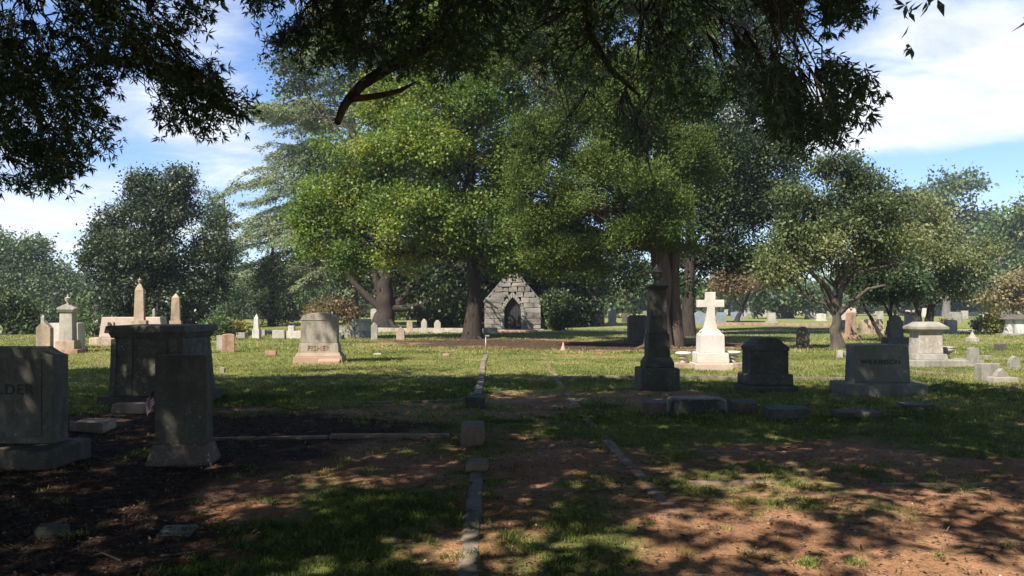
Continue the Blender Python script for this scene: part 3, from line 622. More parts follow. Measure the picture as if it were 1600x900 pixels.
# -- dark broadleaf evergreens around the mausoleum
tree('magnolia_tree', 'nearly black evergreen to the left of the stone mausoleum', (PX(700, 60), 60), (PX(700, 60), 60, 9), .3,
     [(705, 440, 55, 55, 0), (690, 485, 40, 28, 0, 1.6), (660, 465, 30, 28, 0, 1.4), (740, 400, 45, 50, 0), (700, 380, 50, 50, 1), (735, 470, 26, 45, 0, 1.6), (715, 495, 35, 20, 0, 1.6), (742, 385, 26, 20, -7, 1.2), (650, 420, 40, 35, 1)], L_dk, B_dark, 2.2, (.26, .17), .42, 40, seed=6, gap=.3, vbias=-.15)  # nearer lobe is added foliage, hidden in view, that dapples shade onto the mausoleum
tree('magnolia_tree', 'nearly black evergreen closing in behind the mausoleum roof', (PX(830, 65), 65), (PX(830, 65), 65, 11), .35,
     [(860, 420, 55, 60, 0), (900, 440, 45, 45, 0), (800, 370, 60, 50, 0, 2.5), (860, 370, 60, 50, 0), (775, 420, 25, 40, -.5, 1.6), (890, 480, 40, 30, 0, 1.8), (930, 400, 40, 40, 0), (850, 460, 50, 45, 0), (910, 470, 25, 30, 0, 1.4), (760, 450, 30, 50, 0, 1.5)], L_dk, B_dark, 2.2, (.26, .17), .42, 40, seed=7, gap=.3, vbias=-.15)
tree('holly_bush', 'rounded glossy green bush beside the mausoleum right wall', (PX(876, 53.5), 53.5), (PX(876, 53), 53.5, 1.5), .1,
     [(876, 492, 26, 24, 0, 1.1), (868, 470, 17, 16, 0, .8), (886, 478, 16, 16, 0, .8)], L_dk, B_dark, 2.6, (.14, .1), .2, 44, seed=8, gap=.2, cat='bush', vbias=.25, shell=.6)
for i, (px, yb, tp, lobes, lab) in enumerate([
    (912, 508, 430, [(915, 440, 30, 30), (935, 420, 35, 25), (950, 455, 28, 20, 0, 1.6)], 'slim tree left of the brown tapering stone beyond the mausoleum'),
    (926, 509, 420, [(935, 455, 25, 20), (925, 430, 30, 25), (900, 400, 35, 25)], 'thin pale stemmed tree nearest the brown tapering stone')]):
    x, d = G(px, yb); tree('slender_tree', lab, (x, d), (PX(px, d), d, PZ(tp, d)), .22, lobes, L_bg, B_grey, .9, (.22, .15), .4, 36, seed=40 + i, gap=.42)

# -- left side
x, d = G(235, 524)
tree('magnolia_tree', 'big glossy dark magnolia behind the table shaped tomb', (x, d), (PX(240, d), d, PZ(300, d)), .35,
     [(240, 400, 95, 70, 0), (205, 450, 70, 50, 0), (290, 450, 65, 50, 0), (250, 330, 65, 45, 0), (225, 290, 24, 24, 0, 1.0), (282, 285, 20, 24, 0, .9), (160, 410, 24, 32, 0, 1.2), (255, 480, 90, 28, 0, 2.5), (330, 400, 30, 50, 0, 1.4), (170, 350, 22, 24, 0, 1)],
     L_mag, B_dark, 2.4, (.15, .085), .30, 84, seed=9, gap=.34, uneven=.4, flat=.5, vbias=.05)
tree('cypress_tree', 'slender grey green conifer just right of the big magnolia', (PX(352, 62), 62), (PX(350, 62), 62, 10), .25,
     [(345, 345, 24, 28, 0, 1.2), (350, 400, 28, 35, 0, 1.5), (352, 450, 32, 40, 0, 1.6), (355, 490, 28, 25, 0, 1.5), (330, 320, 12, 20, 0, .8)], L_bl, B_grey, 1.5, (.26, .08), .38, 50, kind='spray', seed=10, gap=.36)
tree('far_tree', 'rounded bluish tree at the left edge of the view', (PX(40, 82), 82), (PX(45, 82), 82, 7), .4,
     [(45, 400, 42, 40, 0), (80, 440, 40, 40, 0), (15, 430, 45, 45, 0), (60, 480, 60, 40, 0), (-20, 400, 40, 50, 0), (100, 475, 24, 35, 0)], L_bl, B_dark, 1.3, (.26, .18), .6, 84, seed=11, gap=.3)
tree('olive_bush', 'low dark bush at the left edge behind the carved tombstones', (PX(15, 48), 48), (PX(15, 48), 48, 1.5), .12,
     [(20, 495, 34, 32, 0, 1.3), (-10, 480, 35, 35, 0, 1.3), (45, 510, 22, 18, 0, 1)], L_dk, B_dark, 1.8, (.2, .12), .3, 44, seed=12, gap=.25, cat='bush', vbias=.2)
tree('juniper_tree', 'broad dark cone shaped juniper left of the tall block headstone', (PX(425, 66), 66), (PX(425, 66), 66, 7), .25,
     [(425, 490, 38, 30, 0), (428, 450, 32, 35, 0), (425, 415, 20, 28, 0)], L_dk, B_dark, 1.5, (.26, .09), .4, 50, kind='spray', seed=13, gap=.3, vbias=.15)
tree('redbud_tree', 'small rusty leaved tree behind the monument lettered FISHER', (PX(520, 60), 60), (PX(520, 60), 60, 3), .12,
     [(520, 478, 30, 17, 0, 1.6), (545, 488, 18, 14, 0, 1), (498, 487, 15, 13, 0, 1)], L_red, B_grey, 1.7, (.2, .13), .3, 40, seed=14, gap=.3)
for i, (px, dd, lobes, mt, lab) in enumerate([
    (150, 70, [(140, 490, 30, 30), (165, 505, 22, 18)], L_bg, 'light green tree between the urn pillar and the magnolia'),
    (470, 95, [(470, 450, 45, 40), (500, 420, 40, 35), (450, 490, 40, 25)], L_bg, 'mid green tree behind the juniper'),
    (640, 100, [(640, 480, 50, 25), (690, 470, 40, 30), (600, 455, 40, 35)], L_bg, 'tree filling the gap behind the old oak trunk'),
    (385, 105, [(380, 470, 30, 40), (395, 505, 40, 18)], L_bl, 'bluish tree in the gap left of the juniper')]):
    tree('far_tree', lab, (PX(px, dd), dd), (PX(px, dd), dd, 4.5), .3, lobes, mt, B_grey, 1.0, (.36, .24), .55, 40, seed=60 + i, gap=.36)
def shrub(px, yb, rx, ry, mt, lab, seed, name='boxwood_bush', leaf=(.1, .07)):
    x, d = G(px, yb); return tree(name, lab, (x, d), (x, d, ry / F * d), .05, [(px, yb - ry * .95, rx, ry)], mt, B_dark, 3.2 , leaf, .16, 40, seed=seed, gap=.1, cat='bush', shell=.65, uneven=.12, limbs=False, flare=1)
shrub(135, 527, 17, 11, L_bg, 'rounded green bush between the urn pillar and the carved block', 71)
shrub(158, 526, 8, 7, L_bg, 'small clipped bush touching the carved block left side', 75)
shrub(338, 534, 23, 20, L_bg, 'round topped clipped bush to the right of the table tomb', 72)
shrub(365, 525, 18, 10, L_yel, 'sprawling pale green bush behind the slim white obelisk', 73, 'wild_bush', (.16, .1))

# -- right side trees
x, d = G(1308, 545)
def dog_extra(tb, Vs, vr, O, rng):
    for pts, r in (([(1308, 480), (1290, 450), (1262, 425), (1235, 400)], .14), ([(1308, 480), (1312, 440), (1330, 400), (1340, 350)], .15), ([(1310, 492), (1330, 470), (1350, 452), (1375, 446)], .11),
                   ([(1312, 440), (1350, 422), (1380, 416), (1400, 410)], .07), ([(1350, 422), (1375, 408), (1400, 422), (1420, 428)], .04), ([(1305, 490), (1285, 462), (1275, 435)], .09)):
        P = [np.array([PX(a, d), d - .15 * i, PZ(b_, d)]) for i, (a, b_) in enumerate(pts)]; tb.add(P, np.linspace(r, r * .35, len(P)), 7)
tree('dogwood_tree', 'spreading dogwood with a single dark trunk left of the finial stone', (x, d), (PX(1309, d), d, PZ(455, d)), .23,
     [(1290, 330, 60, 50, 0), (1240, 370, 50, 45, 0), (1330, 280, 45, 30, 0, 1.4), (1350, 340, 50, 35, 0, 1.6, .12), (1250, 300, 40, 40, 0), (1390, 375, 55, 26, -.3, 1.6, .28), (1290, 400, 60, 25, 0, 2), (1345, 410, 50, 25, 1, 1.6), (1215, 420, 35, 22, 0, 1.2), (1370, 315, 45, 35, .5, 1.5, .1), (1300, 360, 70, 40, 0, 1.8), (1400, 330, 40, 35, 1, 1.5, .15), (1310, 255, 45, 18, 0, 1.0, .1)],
     L_dog, B_oak, 1.7, (.115, .072), .27, 74, seed=15, gap=.46, extra=dog_extra, flat=1.2, twigs=12, vbias=-.02)
x, d = G(1385, 533)
mt = [(-.1, 0, -1.2, 0, 2.0, .11), (0, 0, .5, .3, 2.6, .11), (.15, 0, .2, 0, 2.3, .08), (.75, .1, -.3, .2, 2.5, .07)]
tree('crape_myrtle', 'low multi stemmed tree with crooked stems beside the finial stone', (x, d), (0, 0, 0), .1,
     [(1385, 445, 55, 24, 0, 2), (1345, 435, 35, 22, 0, 1.5), (1430, 450, 45, 22, 0, 1.6), (1400, 415, 50, 22, 0, 1.8)], L_dk, B_dark, 1.7, (.15, .1), .28, 44, trunks=mt, seed=16, gap=.26, vbias=.05)
x, d = G(1432, 524)
tree('dogwood_tree', 'wide tree with twin trunks and yellow-lit top right of the finial stone', (x, d), (0, 0, 0), .28,
     [(1440, 385, 70, 35, -1, 2.2, .3), (1500, 400, 50, 40, 0, 2, .25), (1430, 340, 55, 40, 1, 2.2, .2), (1460, 440, 60, 28, 0, 2.2, -.25), (1510, 440, 35, 30, 0, 1.6, .1), (1390, 350, 40, 35, 1, 1.8, .15), (1350, 470, 20, 12, 0, 1, -.2)],  # trailing lobe values paint the sunlit top paler, the shaded underside darker
     L_dog, B_dark, 1.8, (.135, .09), .32, 76, trunks=[(0, 0, .2, 0, 3.3, .24), (.8, .2, 1.1, .2, 3.2, .26)], seed=17, gap=.36, flat=1.2)
tree('far_tree', 'tall hazy rounded oak on the skyline at the right', (PX(1480, 135), 135), (PX(1480, 135), 135, 14), .6,
     [(1480, 300, 48, 36, 0), (1450, 340, 50, 40, 0), (1520, 340, 45, 40, 0), (1420, 320, 30, 30, 0), (1490, 390, 70, 50, 0), (1550, 380, 45, 45, 0)], L_bl, B_grey, .8, (.6, .4), .95, 44, seed=18, gap=.3, vbias=.2)
tree('far_tree', 'hazy tree right of the skyline oak', (PX(1565, 120), 120), (PX(1565, 120), 120, 12), .6,
     [(1565, 350, 35, 35, 0), (1590, 390, 40, 45, 0), (1550, 430, 50, 40, 0), (1610, 330, 25, 50, -3)], L_bg, B_grey, .9, (.55, .36), .85, 44, seed=19, gap=.3)
tree('redbud_tree', 'pinkish brown leaved tree behind the arms of the white cross', (PX(1150, 88), 88), (PX(1172, 88), 88, 3.6), .26,
     [(1155, 440, 45, 24, 0), (1190, 432, 32, 20, 0, 2), (1125, 440, 28, 20, 0, 2), (1160, 418, 32, 14, 0, 2)], L_red, B_dark, 1.4, (.27, .17), .42, 40, seed=23, gap=.34)
tree('redbud_tree', 'brownish orange dogwood at the right edge above the round bush', (PX(1585, 62), 62), (PX(1585, 62), 62, 3.5), .18,
     [(1585, 440, 35, 30, 0), (1560, 465, 30, 25, 0), (1600, 470, 30, 25, 0)], L_red, B_grey, 1.4, (.22, .15), .36, 40, seed=24, gap=.34, vbias=.35)
for i, (px, dd, lobes, mt_, lab) in enumerate([
    (990, 120, [(990, 455, 40, 30), (960, 470, 30, 20), (1010, 475, 30, 14)], L_bg, 'light green distant tree seen left of the cedar trunks'),
    (1080, 95, [(1085, 450, 28, 25), (1070, 480, 25, 15)], L_bg, 'green tree just right of the cedar trunks'),
    (1140, 150, [(1140, 455, 45, 28), (1100, 470, 30, 18)], L_bg, 'distant tree behind the pinkish tree'),
    (1215, 115, [(1225, 430, 35, 40), (1200, 465, 35, 22), (1240, 470, 30, 16)], L_dk, 'tree line behind the pale pink pedestal stone'),
    (1262, 105, [(1262, 462, 28, 20), (1250, 470, 20, 12)], L_bg, 'small rounded tree left of the dogwood trunk'),
    (1330, 150, [(1330, 440, 50, 30), (1290, 465, 35, 20), (1380, 450, 45, 30)], L_bl, 'dark distant tree behind the dogwood trunk'),
    (1440, 160, [(1440, 465, 55, 18), (1500, 455, 50, 28), (1400, 470, 35, 16)], L_bg, 'distant tree row piece behind the twin trunks'),
    (1545, 150, [(1545, 450, 55, 30), (1600, 440, 40, 40), (1500, 475, 50, 14)], L_bg, 'distant tree mass above the far right headstones')]):
    tree('far_tree', lab, (PX(px, dd), dd), (PX(px, dd), dd, 5), .3, lobes, mt_, B_grey, .9, (.5, .34), .75, 40, seed=80 + i, gap=.3)
shrub(1556, 524, 18, 17, L_yel, 'round yellow tinted bush in front of the dark roofed tomb', 90, 'azalea_bush', (.13, .09))
shrub(1532, 520, 11, 13, L_dk, 'dark green bush left of the round yellow tinted bush', 91, 'azalea_bush', (.13, .09))
shrub(1476, 517, 9, 8, L_red, 'small reddish bush left of the pale square headstone', 92, 'azalea_bush', (.13, .09))
shrub(1425, 512, 10, 7, L_bg, 'small green bush under the twin trunked tree', 93)

# distant woods closing the horizon (reads as one mass)
rng = np.random.default_rng(77); Cs = []
for px in np.arange(-500, 2100, 13):
    dd = rng.uniform(185, 235) if px > 700 else rng.uniform(120, 150); h = rng.uniform(5, 9.5) * (1 if px > 700 else .85)
    c_, _ = ell_sample(46, (PX(px, dd), dd, h * .45), (4.5, 4, h * .6), rng, .4, .3, px); c_ = c_[c_[:, 2] > .2]
    Cs.append((c_[:, None] + rng.normal(size=(len(c_), 14, 3)) * .7).reshape(-1, 3))
C = np.concatenate(Cs); V = leaves(C, rng.normal(size=C.shape), rng.uniform(.7, 1.2, len(C)), rng.uniform(.5, .8, len(C)), .8, rng)
o = leafmesh('distant_woods', [V], [np.clip(.45 + .25 * rng.normal(size=len(C)), 0, 1)], leafmat('woods', [(0, (.03, .055, .02)), (1, (.09, .13, .045))]), None); tag(o, 'distant woods closing the horizon behind the graves', 'woods', kind='stuff')

# ------------------------------------------------------------------ mausoleum
def mausoleum():
    x0, y0 = PX(801, 57.5), 57.5; g0 = g1(x0, y0) - .02; root = thing('mausoleum', 'small gabled mausoleum of rough grey ashlar with a pointed doorway', 'mausoleum', (x0, y0, g0))
    m, t, b = newmat('rough_ashlar'); v, _ = objvec(t); n_ = noise_n(t, v, 3.5, 8, .7); f_ = noise_n(t, v, 16, 5, .7)
    rb = t.nodes.new('ShaderNodeAttribute'); rb.attribute_name = 'var'
    c = ramp(t, n_, [(.3, (.04, .037, .033)), (.7, (.22, .20, .17))]); c = mixc(t, .55, c, ramp(t, rb.outputs['Fac'], [(0, (.05, .047, .042)), (1, (.36, .33, .28))]))
    t.links.new(c, b.inputs['Base Color']); b.inputs['Roughness'].default_value = .95; bump(t, b, f_, .8, .05)
    W2, eave, peak, D = 2.0, 2.2, 4.55, 4.6; rng = random.Random(3); bm = bmesh.new(); vals = []
    def half(z): return W2 if z < eave else W2 * (peak - z) / (peak - eave)
    def doorhalf(z):
        if z < 1.35: return .60
        if z > 2.45: return 0
        return .60 * math.sqrt(max(0, 1 - ((z - 1.35) / 1.1) ** 1.7))
    z = .12; row = 0
    while z < peak - .1:
        h = rng.uniform(.30, .42); z1 = min(z + h, peak - .03); hw = (half(z) + half(z1)) / 2 + (.02 if z < eave else -.06); dh = doorhalf((z + z1) / 2)
        dh = dh + .24 if dh > 0 else (.22 if z < 2.75 and z > 2.3 else 0)
        segs = [(-hw, -dh), (dh, hw)] if dh > 0 else [(-hw, hw)]
        for a, b_ in segs:
            L = b_ - a
            if L < .1: continue
            n = max(1, int(round(L / rng.uniform(.55, .95)))); cuts = [a] + sorted(a + L * (i + rng.uniform(-.25, .25)) / n for i in range(1, n)) + [b_]
            for c0, c1 in zip(cuts, cuts[1:]):
                k0 = len(bm.verts); frus(bm, z + .012, z1 - .012, c1 - c0 - .02, .42 + rng.uniform(0, .10), (c1 - c0 - .02) * (1 if z < eave else .86), None, (c0 + c1) / 2, .2 - rng.uniform(0, .03), .03)
        z = z1; row += 1
    for v_ in bm.verts: v_.co += mnoise.noise_vector(v_.co * 4) * .045
    bmesh.ops.recalc_face_normals(bm, faces=bm.faces); me = bpy.data.meshes.new('front_wall'); bm.to_mesh(me); bm.free()
    co = np.array([v_.co[:] for v_ in me.vertices]); at = me.attributes.new('var', 'FLOAT', 'POINT'); at.data.foreach_set('value', np.asarray(np.clip(fbm(co[:, 0] * 1.4 + 5, co[:, 2] * 2.6, 2) * 1.6 - .3, 0, 1), np.float32))
    link('front_wall', me, m, root)
    bm = bmesh.new(); frus(bm, 0, eave, .35, D, None, None, -W2 + .18, D / 2 + .42, .03); fin('side_wall', bm, m, root, .03)
    bm = bmesh.new(); frus(bm, 0, eave, .35, D, None, None, W2 - .18, D / 2 + .42, .03); fin('side_wall', bm, m, root, .03)
    bm = bmesh.new(); prism(bm, [(-W2, 0), (W2, 0), (W2, eave), (0, peak), (-W2, eave)], .3, D + .6, .03); fin('rear_wall', bm, m, root, .02)
    bm = bmesh.new(); th = .16
    for s in (-1, 1):
        prism(bm, [(0, peak - .12), (s * (W2 + .10), eave - .24), (s * (W2 + .10), eave - .06), (0, peak + .06)][::s], D + .2, D / 2 + .5, .02)
    fin('roof', bm, stone('slate_roof', (.13, .125, .12)), root, .01)
    bm = bmesh.new(); z_ = [i / 14 for i in range(15)]   # pointed arch ring of stones
    def A(hw, top, s, u): return (s * hw * (1 - u ** 1.75), 1.35 + (top - 1.35) * u ** .95)
    for s in (-1, 1):
        for i in range(7):
            u0, u1 = i / 7 + .01, (i + 1) / 7 - .01; p = [A(.60, 2.42, s, u0), A(.84, 2.80, s, u0), A(.84, 2.80, s, u1), A(.60, 2.42, s, u1)]
            if abs(p[2][0] - p[3][0]) + abs(p[2][1] - p[3][1]) < .01: continue
            prism(bm, p[::s], .46, .12, .01)
        for i in range(4):
            prism(bm, [(s * .60, i * .335 + .01), (s * .84, i * .335 + .01), (s * .84, i * .335 + .325), (s * .60, i * .335 + .325)][::s], .46, .12, .012)
    fin('door_arch', bm, stone('arch_stone', (.23, .21, .185), sta=.4), root, .006)
    bm = bmesh.new(); frus(bm, -.1, .12, 4.5, .9, None, None, 0, 0, .02); fin('step', bm, S_grey, root, .02)
    bm = bmesh.new(); dp = [(-.6, .12), (.6, .12)] + [A(.6, 2.42, 1, i / 8) for i in range(9)] + [A(.6, 2.42, -1, 1 - i / 8) for i in range(1, 9)]
    prism(bm, dp, .06, .28, 0); dr = fin('door', bm, simple('dark_bronze', (.012, .011, .010), .7, 0), root)
    for i in range(5):
        bm = bmesh.new(); frus(bm, .15, 2.1 - abs(i - 2) * .22, .03, .03, None, None, -.4 + i * .2, .23, .004); fin('door_bar', bm, MATS['dark_bronze'], dr)
mausoleum()
bm = bmesh.new(); frus(bm, -.1, .16, 2.6, 1.3, None, None, 0, 0, .02)
o = fin('ledger_stone', bm, S_red, None, .02, (PX(808, 53), 53 - 1.2, g1(PX(808, 53), 52))); tag(o, 'low flat reddish ledger slab in front of the mausoleum door', 'grave slab')

# ------------------------------------------------------------------ thin summer haze
bm = bmesh.new(); bmesh.ops.create_cube(bm, size=1)
for v_ in bm.verts: v_.co = Vector((v_.co.x * 2200, 600 + v_.co.y * 2200, 20 + v_.co.z * 46))
m = bpy.data.materials.new('haze'); m.use_nodes = True; t = m.node_tree; t.nodes.remove(t.nodes['Principled BSDF'])
pv = t.nodes.new('ShaderNodeVolumePrincipled'); pv.inputs['Color'].default_value = (.86, .92, 1, 1); pv.inputs['Density'].default_value = .0005; pv.inputs['Anisotropy'].default_value = .2
t.links.new(pv.outputs[0], t.nodes['Material Output'].inputs['Volume'])
o = fin('haze', bm, m); tag(o, kind='stuff')

# ------------------------------------------------------------------ monuments
def at(px, yb, rz=0): 
    x, d = G(px, yb); return x, d, g1(x, d) - .02
def mon(name, label, cat, px, yb, pieces, rz=0, group=None):
    """pieces: (part name, builder(bm), material)"""
    x, d, z = at(px, yb); x *= (d + .4) / d; root = thing(name, label, cat, (x, d, z), rz, group)
    for nm, fn, mt in pieces:
        bm = bmesh.new(); fn(bm); fin(nm, bm, mt, root, .009, seed=px)
    return root, d / F
# 1 family stone, left edge, ELDER
d = 7.95; x1 = PX(78, 8.05)
z0 = g1(-5.6, 8); root = thing('family_monument', 'large shaded granite monument cut by the left edge, lettered ELDER', 'gravestone', (-5.53, 8.40, z0 - .02))
bm = bmesh.new(); frus(bm, -.1, .20, 1.95, .80, None, None, 0, -.14, .02); fin('base', bm, S_dark, root, .008)
bm = bmesh.new()
prism(bm, [(-.79, .2), (.79, .2), (.79, 1.11), (.72, 1.135), (.62, 1.20), (-.62, 1.20), (-.72, 1.135), (-.79, 1.11)], .30, 0, .015)
fin('tablet', bm, stone('weathered_granite', (.13, .12, .092), dark=.6, sta=.55, lichen=(.23, .215, .165), lam=.6), root, .006)
bm = bmesh.new(); frus(bm, .27, 1.08, 1.36, .014, None, None, 0, -.155, .004); pnl = fin('panel', bm, MATS['weathered_granite'], root)
text('inscription', 'ELDER', .15, S_let, root, (.37, -.163, .76), .006)
# 2 tall upright with flared foot
x, d = G(284, 728); z0 = g1(x, d)
root = thing('upright_headstone', 'tall narrow rough dark headstone with a flared foot', 'gravestone', (x - .06, d + .2, z0 - .02), R(4))
def f(bm):
    frus(bm, .22, 1.13, .52, .24, .50, .22, 0, 0, .02)
fin('tablet', (lambda b_: (f(b_), b_)[1])(bmesh.new()), S_dark, root, .012)
bm = bmesh.new(); frus(bm, .0, .23, .66, .42, .54, .28, 0, 0, .015); fin('foot', bm, stone('pinkish_dark', (.13, .09, .072), sta=.4), root, .01)
# 3 table shaped tomb
x, d = G(240, 636); z0 = g1(x, d + .5)
root = thing('table_tomb', 'broad dark box tomb with an overhanging top slab and tapering sides', 'tomb', (x - .14, d + .70, z0 - .03), R(-2))
bm = bmesh.new(); frus(bm, -.1, .20, 1.52, 1.45, None, None, 0, 0, .02); fin('base', bm, S_dark, root, .01)
S_tomb = stone('tomb_granite', (.11, .096, .073), dark=.6, sta=.6)
bm = bmesh.new(); frus(bm, .20, 1.14, 1.26, 1.24, 1.12, 1.12, 0, 0, .015); fin('chest', bm, S_tomb, root, .006)
for cx_ in (-.53, -.27, .27, .53):
    bm = bmesh.new(); frus(bm, .22, 1.12, .10, .05, .09, .05, cx_ * 1.03, 0, .008); o_ = fin('pilaster', bm, S_tomb, root, .003); o_.rotation_euler = (R(-3.2), 0, 0); o_.location = (0, -.625, 0.0)
bm = bmesh.new(); frus(bm, 1.14, 1.22, 1.18, 1.18, 1.24, 1.24, 0, 0, .01); frus(bm, 1.222, 1.34, 1.34, 1.34, 1.30, 1.30, 0, 0, .02); fin('top_slab', bm, S_tomb, root, .008)
bm = bmesh.new(); frus(bm, -.02, .14, .55, .22, .5, .2, 0, 0, .02); o = fin('headstone', bm, S_tan, None, .01, (PX(206, 12.0), 12.0, g1(-5.9, 12))); tag(o, 'small tan block leaning on the base of the dark box tomb', 'grave marker')
# 4-6 markers
def block(label, px, yb, wpx, hpx, depth, mt, rz=0, name='grave_marker', slope=0, rough=.01, cat='grave marker'):
    x, d, z = at(px, yb); s = d / F; bm = bmesh.new(); w = wpx * s; h = hpx * s
    pr = [(-depth / 2, -.08), (depth / 2, -.08), (depth / 2, h), (-depth / 2, h - slope)]
    vs = [[bm.verts.new((sx * w / 2, q[0], q[1])) for q in pr] for sx in (-1, 1)]
    fs = [bm.faces.new(vs[0]), bm.faces.new(vs[1][::-1])] + [bm.faces.new((vs[0][i], vs[1][i], vs[1][(i + 1) % 4], vs[0][(i + 1) % 4])) for i in range(4)]
    bmesh.ops.recalc_face_normals(bm, faces=bm.faces); bmesh.ops.bevel(bm, geom=list(bm.edges), offset=min(.012, h * .15 + .002), segments=2, affect='EDGES')
    o = fin(name, bm, mt, None, rough, (x, d + depth / 2, z + .02), seed=px); o.rotation_euler = (0, 0, rz); return tag(o, label, cat)
block('square tan block lit by the sun behind the ELDER monument', 133, 678, 52, 16, .38, S_tan, R(3))
block('flat pale marker slab lying in the leaf litter at lower left', 266, 844, 52, 11, .22, S_grey, R(6), slope=.02)
block('half sunk grey stub in the leaf litter at the lower left corner', 76, 838, 46, 20, .10, S_dark, R(5), slope=.02, rough=.02)
block('low reddish dark block at the left end of the front row, right side', 1024, 650, 38, 25, .28, stone('pinkish_dark', (.13, .09, .072)), R(-3), slope=.03)
x, d, z = at(1094, 648); root = thing('slant_marker', 'slant faced marker with a paler rough rim in the front row at right', 'grave marker', (x, d + .2, z))
bm = bmesh.new(); prism(bm, [(-.45, -.05), (.45, -.05), (.41, .235), (.33, .27), (-.40, .27), (-.44, .24)], .24, .02, .02); fin('rim', bm, S_grey, root, .01)
bm = bmesh.new(); prism(bm, [(-.41, .02), (.41, .02), (.375, .215), (.32, .245), (-.37, .245), (-.40, .22)], .03, -.112, .006); fin('face', bm, stone('black_granite', (.06, .06, .055), sta=.3, lichen=(.35, .36, .3), lam=.5), root, .003)
block('small dark block right of the slant faced marker', 1164, 646, 40, 22, .3, S_dark, R(-4), slope=.04)
block('long low dark slab in the front row of the right side', 1234, 655, 66, 20, .3, S_dark, R(-3), slope=.03)
block('low dark slab in front of the WILKINSON monument', 1345, 656, 70, 14, .3, S_dark, 0, slope=.02)
block('sunken dark slab right of the WILKINSON monument front', 1440, 640, 46, 10, .35, S_dark, R(-3), slope=.02)
block('dark squared block at the near end of the pale centre kerb', 742, 640, 30, 18, .35, S_dark, 0)
block('tall stained kerb corner block on the centre line', 737, 700, 36, 30, .5, S_kerb2, R(1))
block('rounded end stone of the foreground kerb', 745, 744, 32, 14, .3, S_kerb2, 0, rough=.02)
block('small pink brick lying in the grass left of the FISHER monument', 422, 555, 17, 7, .2, S_mark, R(5))
block('tiny white flush marker in the grass right of the FISHER monument', 589, 554, 12, 2.5, .2, S_white, R(10))
block('low mossy stone at the foot of the maple trunk', 766, 523, 22, 10, .5, S_grey, R(4), rough=.03)
block('low tan flush marker left of the marker post', 697, 556, 12, 4, .2, S_mark, R(-8))
block('small low block beside the dark box tomb right side', 346, 583, 8, 9, .16, S_grey, R(8))

# FISHER
r_, s = mon('family_monument', 'upright stained granite monument lettered FISHER in the sunny grass', 'gravestone', 502, 566, [
    ('base', lambda b_: (frus(b_, -.08, .22, 1.46, .78, 1.40, .74, 0, .3, .02)), S_fisher),
    ('plinth', lambda b_: (frus(b_, .22, .34, 1.34, .66, 1.22, .56, 0, .3, .02), frus(b_, .342, .60, 1.18, .52, 1.12, .48, 0, .3, .015)), S_fisher),
    ('tablet', lambda b_: (prism(b_, [(-.53, .6), (.53, .6), (.525, 1.30)] + arc(0, 1.30, .525, .20, 0, 180, 14)[1:-1] + [(-.525, 1.30)], .40, .3, .02)), S_fisher),
    ('moulding', lambda b_: (frus(b_, 1.27, 1.295, 1.08, .43, None, None, 0, .3, .006)), S_fisher)], R(2))
text('inscription', 'FISHER', .20, S_fisher, r_, (0, .045, .47), .018)
block('broken clay coloured slab leaning on the base of the FISHER monument', 513, 567, 33, 8, .2, S_mark, R(4), slope=.08)
# WILKINSON
x, d, z = at(1370, 620)
r_, s = mon('family_monument', 'wide flat topped granite monument lettered WILKINSON on a broad base', 'gravestone', 1372, 620, [
    ('base', lambda b_: (frus(b_, -.08, .24, 1.44, .85, None, None, 0, .48, .02)), S_wilk),
    ('tablet', lambda b_: (prism(b_, [(-.52, .24), (.52, .24), (.485, .90)] + arc(0, .90, .485, .035, 0, 180, 8)[1:-1] + [(-.485, .90)], .40, .48, .015)), S_wilk)], R(-2))
text('inscription', 'WILKINSON', .118, S_let, r_, (-.02, .276, .62), .006)
# RI block (rest of the name hides behind the tomb)
r_, s = mon('family_monument', 'wide tan granite block behind the box tomb, its lettering beginning RI', 'gravestone', 208, 543, [
    ('base', lambda b_: (frus(b_, -.05, .36, 3.1, 1.1, None, None, 0, .5, .03)), S_tan),
    ('tablet', lambda b_: (prism(b_, [(-1.28, .36), (1.28, .36), (1.16, 1.17), (-1.16, 1.17)], .6, .5, .03)), stone('rose_granite', (.40, .31, .245), sta=.3))], 0)
text('inscription', 'RI', .34, S_let, r_, (-.78, .18, .84), .02)
# pillar with urn finial (left)
def fin_urn(s0, z, cy=0): 
    return lambda b_: lathe(b_, [(.5 * s0, z), (.3 * s0, z + .2 * s0), (.26 * s0, z + .5 * s0), (.62 * s0, z + 1.0 * s0), (.74 * s0, z + 1.3 * s0), (.66 * s0, z + 1.5 * s0), (.85 * s0, z + 1.6 * s0), (.85 * s0, z + 1.7 * s0), (.4 * s0, z + 1.95 * s0), (.18 * s0, z + 2.1 * s0), (.28 * s0, z + 2.3 * s0), (.2 * s0, z + 2.5 * s0), (.02, z + 2.62 * s0)], 18, 0, cy)
mon('urn_pillar', 'pale square pillar with gabled cap and urn at the left, in full sun', 'monument', 108, 553, [
    ('base', lambda b_: (frus(b_, -.05, .16, .98, .95, None, None, 0, .45, .02)), S_red),
    ('die', lambda b_: (frus(b_, .16, .46, .64, .62, .62, .6, 0, .45, .02)), S_tan),
    ('shaft', lambda b_: (frus(b_, .46, 1.44, .44, .44, .40, .40, 0, .45, .01)), S_pale),
    ('cap', lambda b_: (frus(b_, 1.44, 1.54, .46, .46, .56, .56, 0, .45, .01), prism(b_, [(-.28, 1.54), (.28, 1.54), (.28, 1.58), (.14, 1.66), (0, 1.72), (-.14, 1.66), (-.28, 1.58)], .5, .45, .01)), S_pale),
    ('urn', fin_urn(.135, 1.70, .45), S_pale)], R(8))
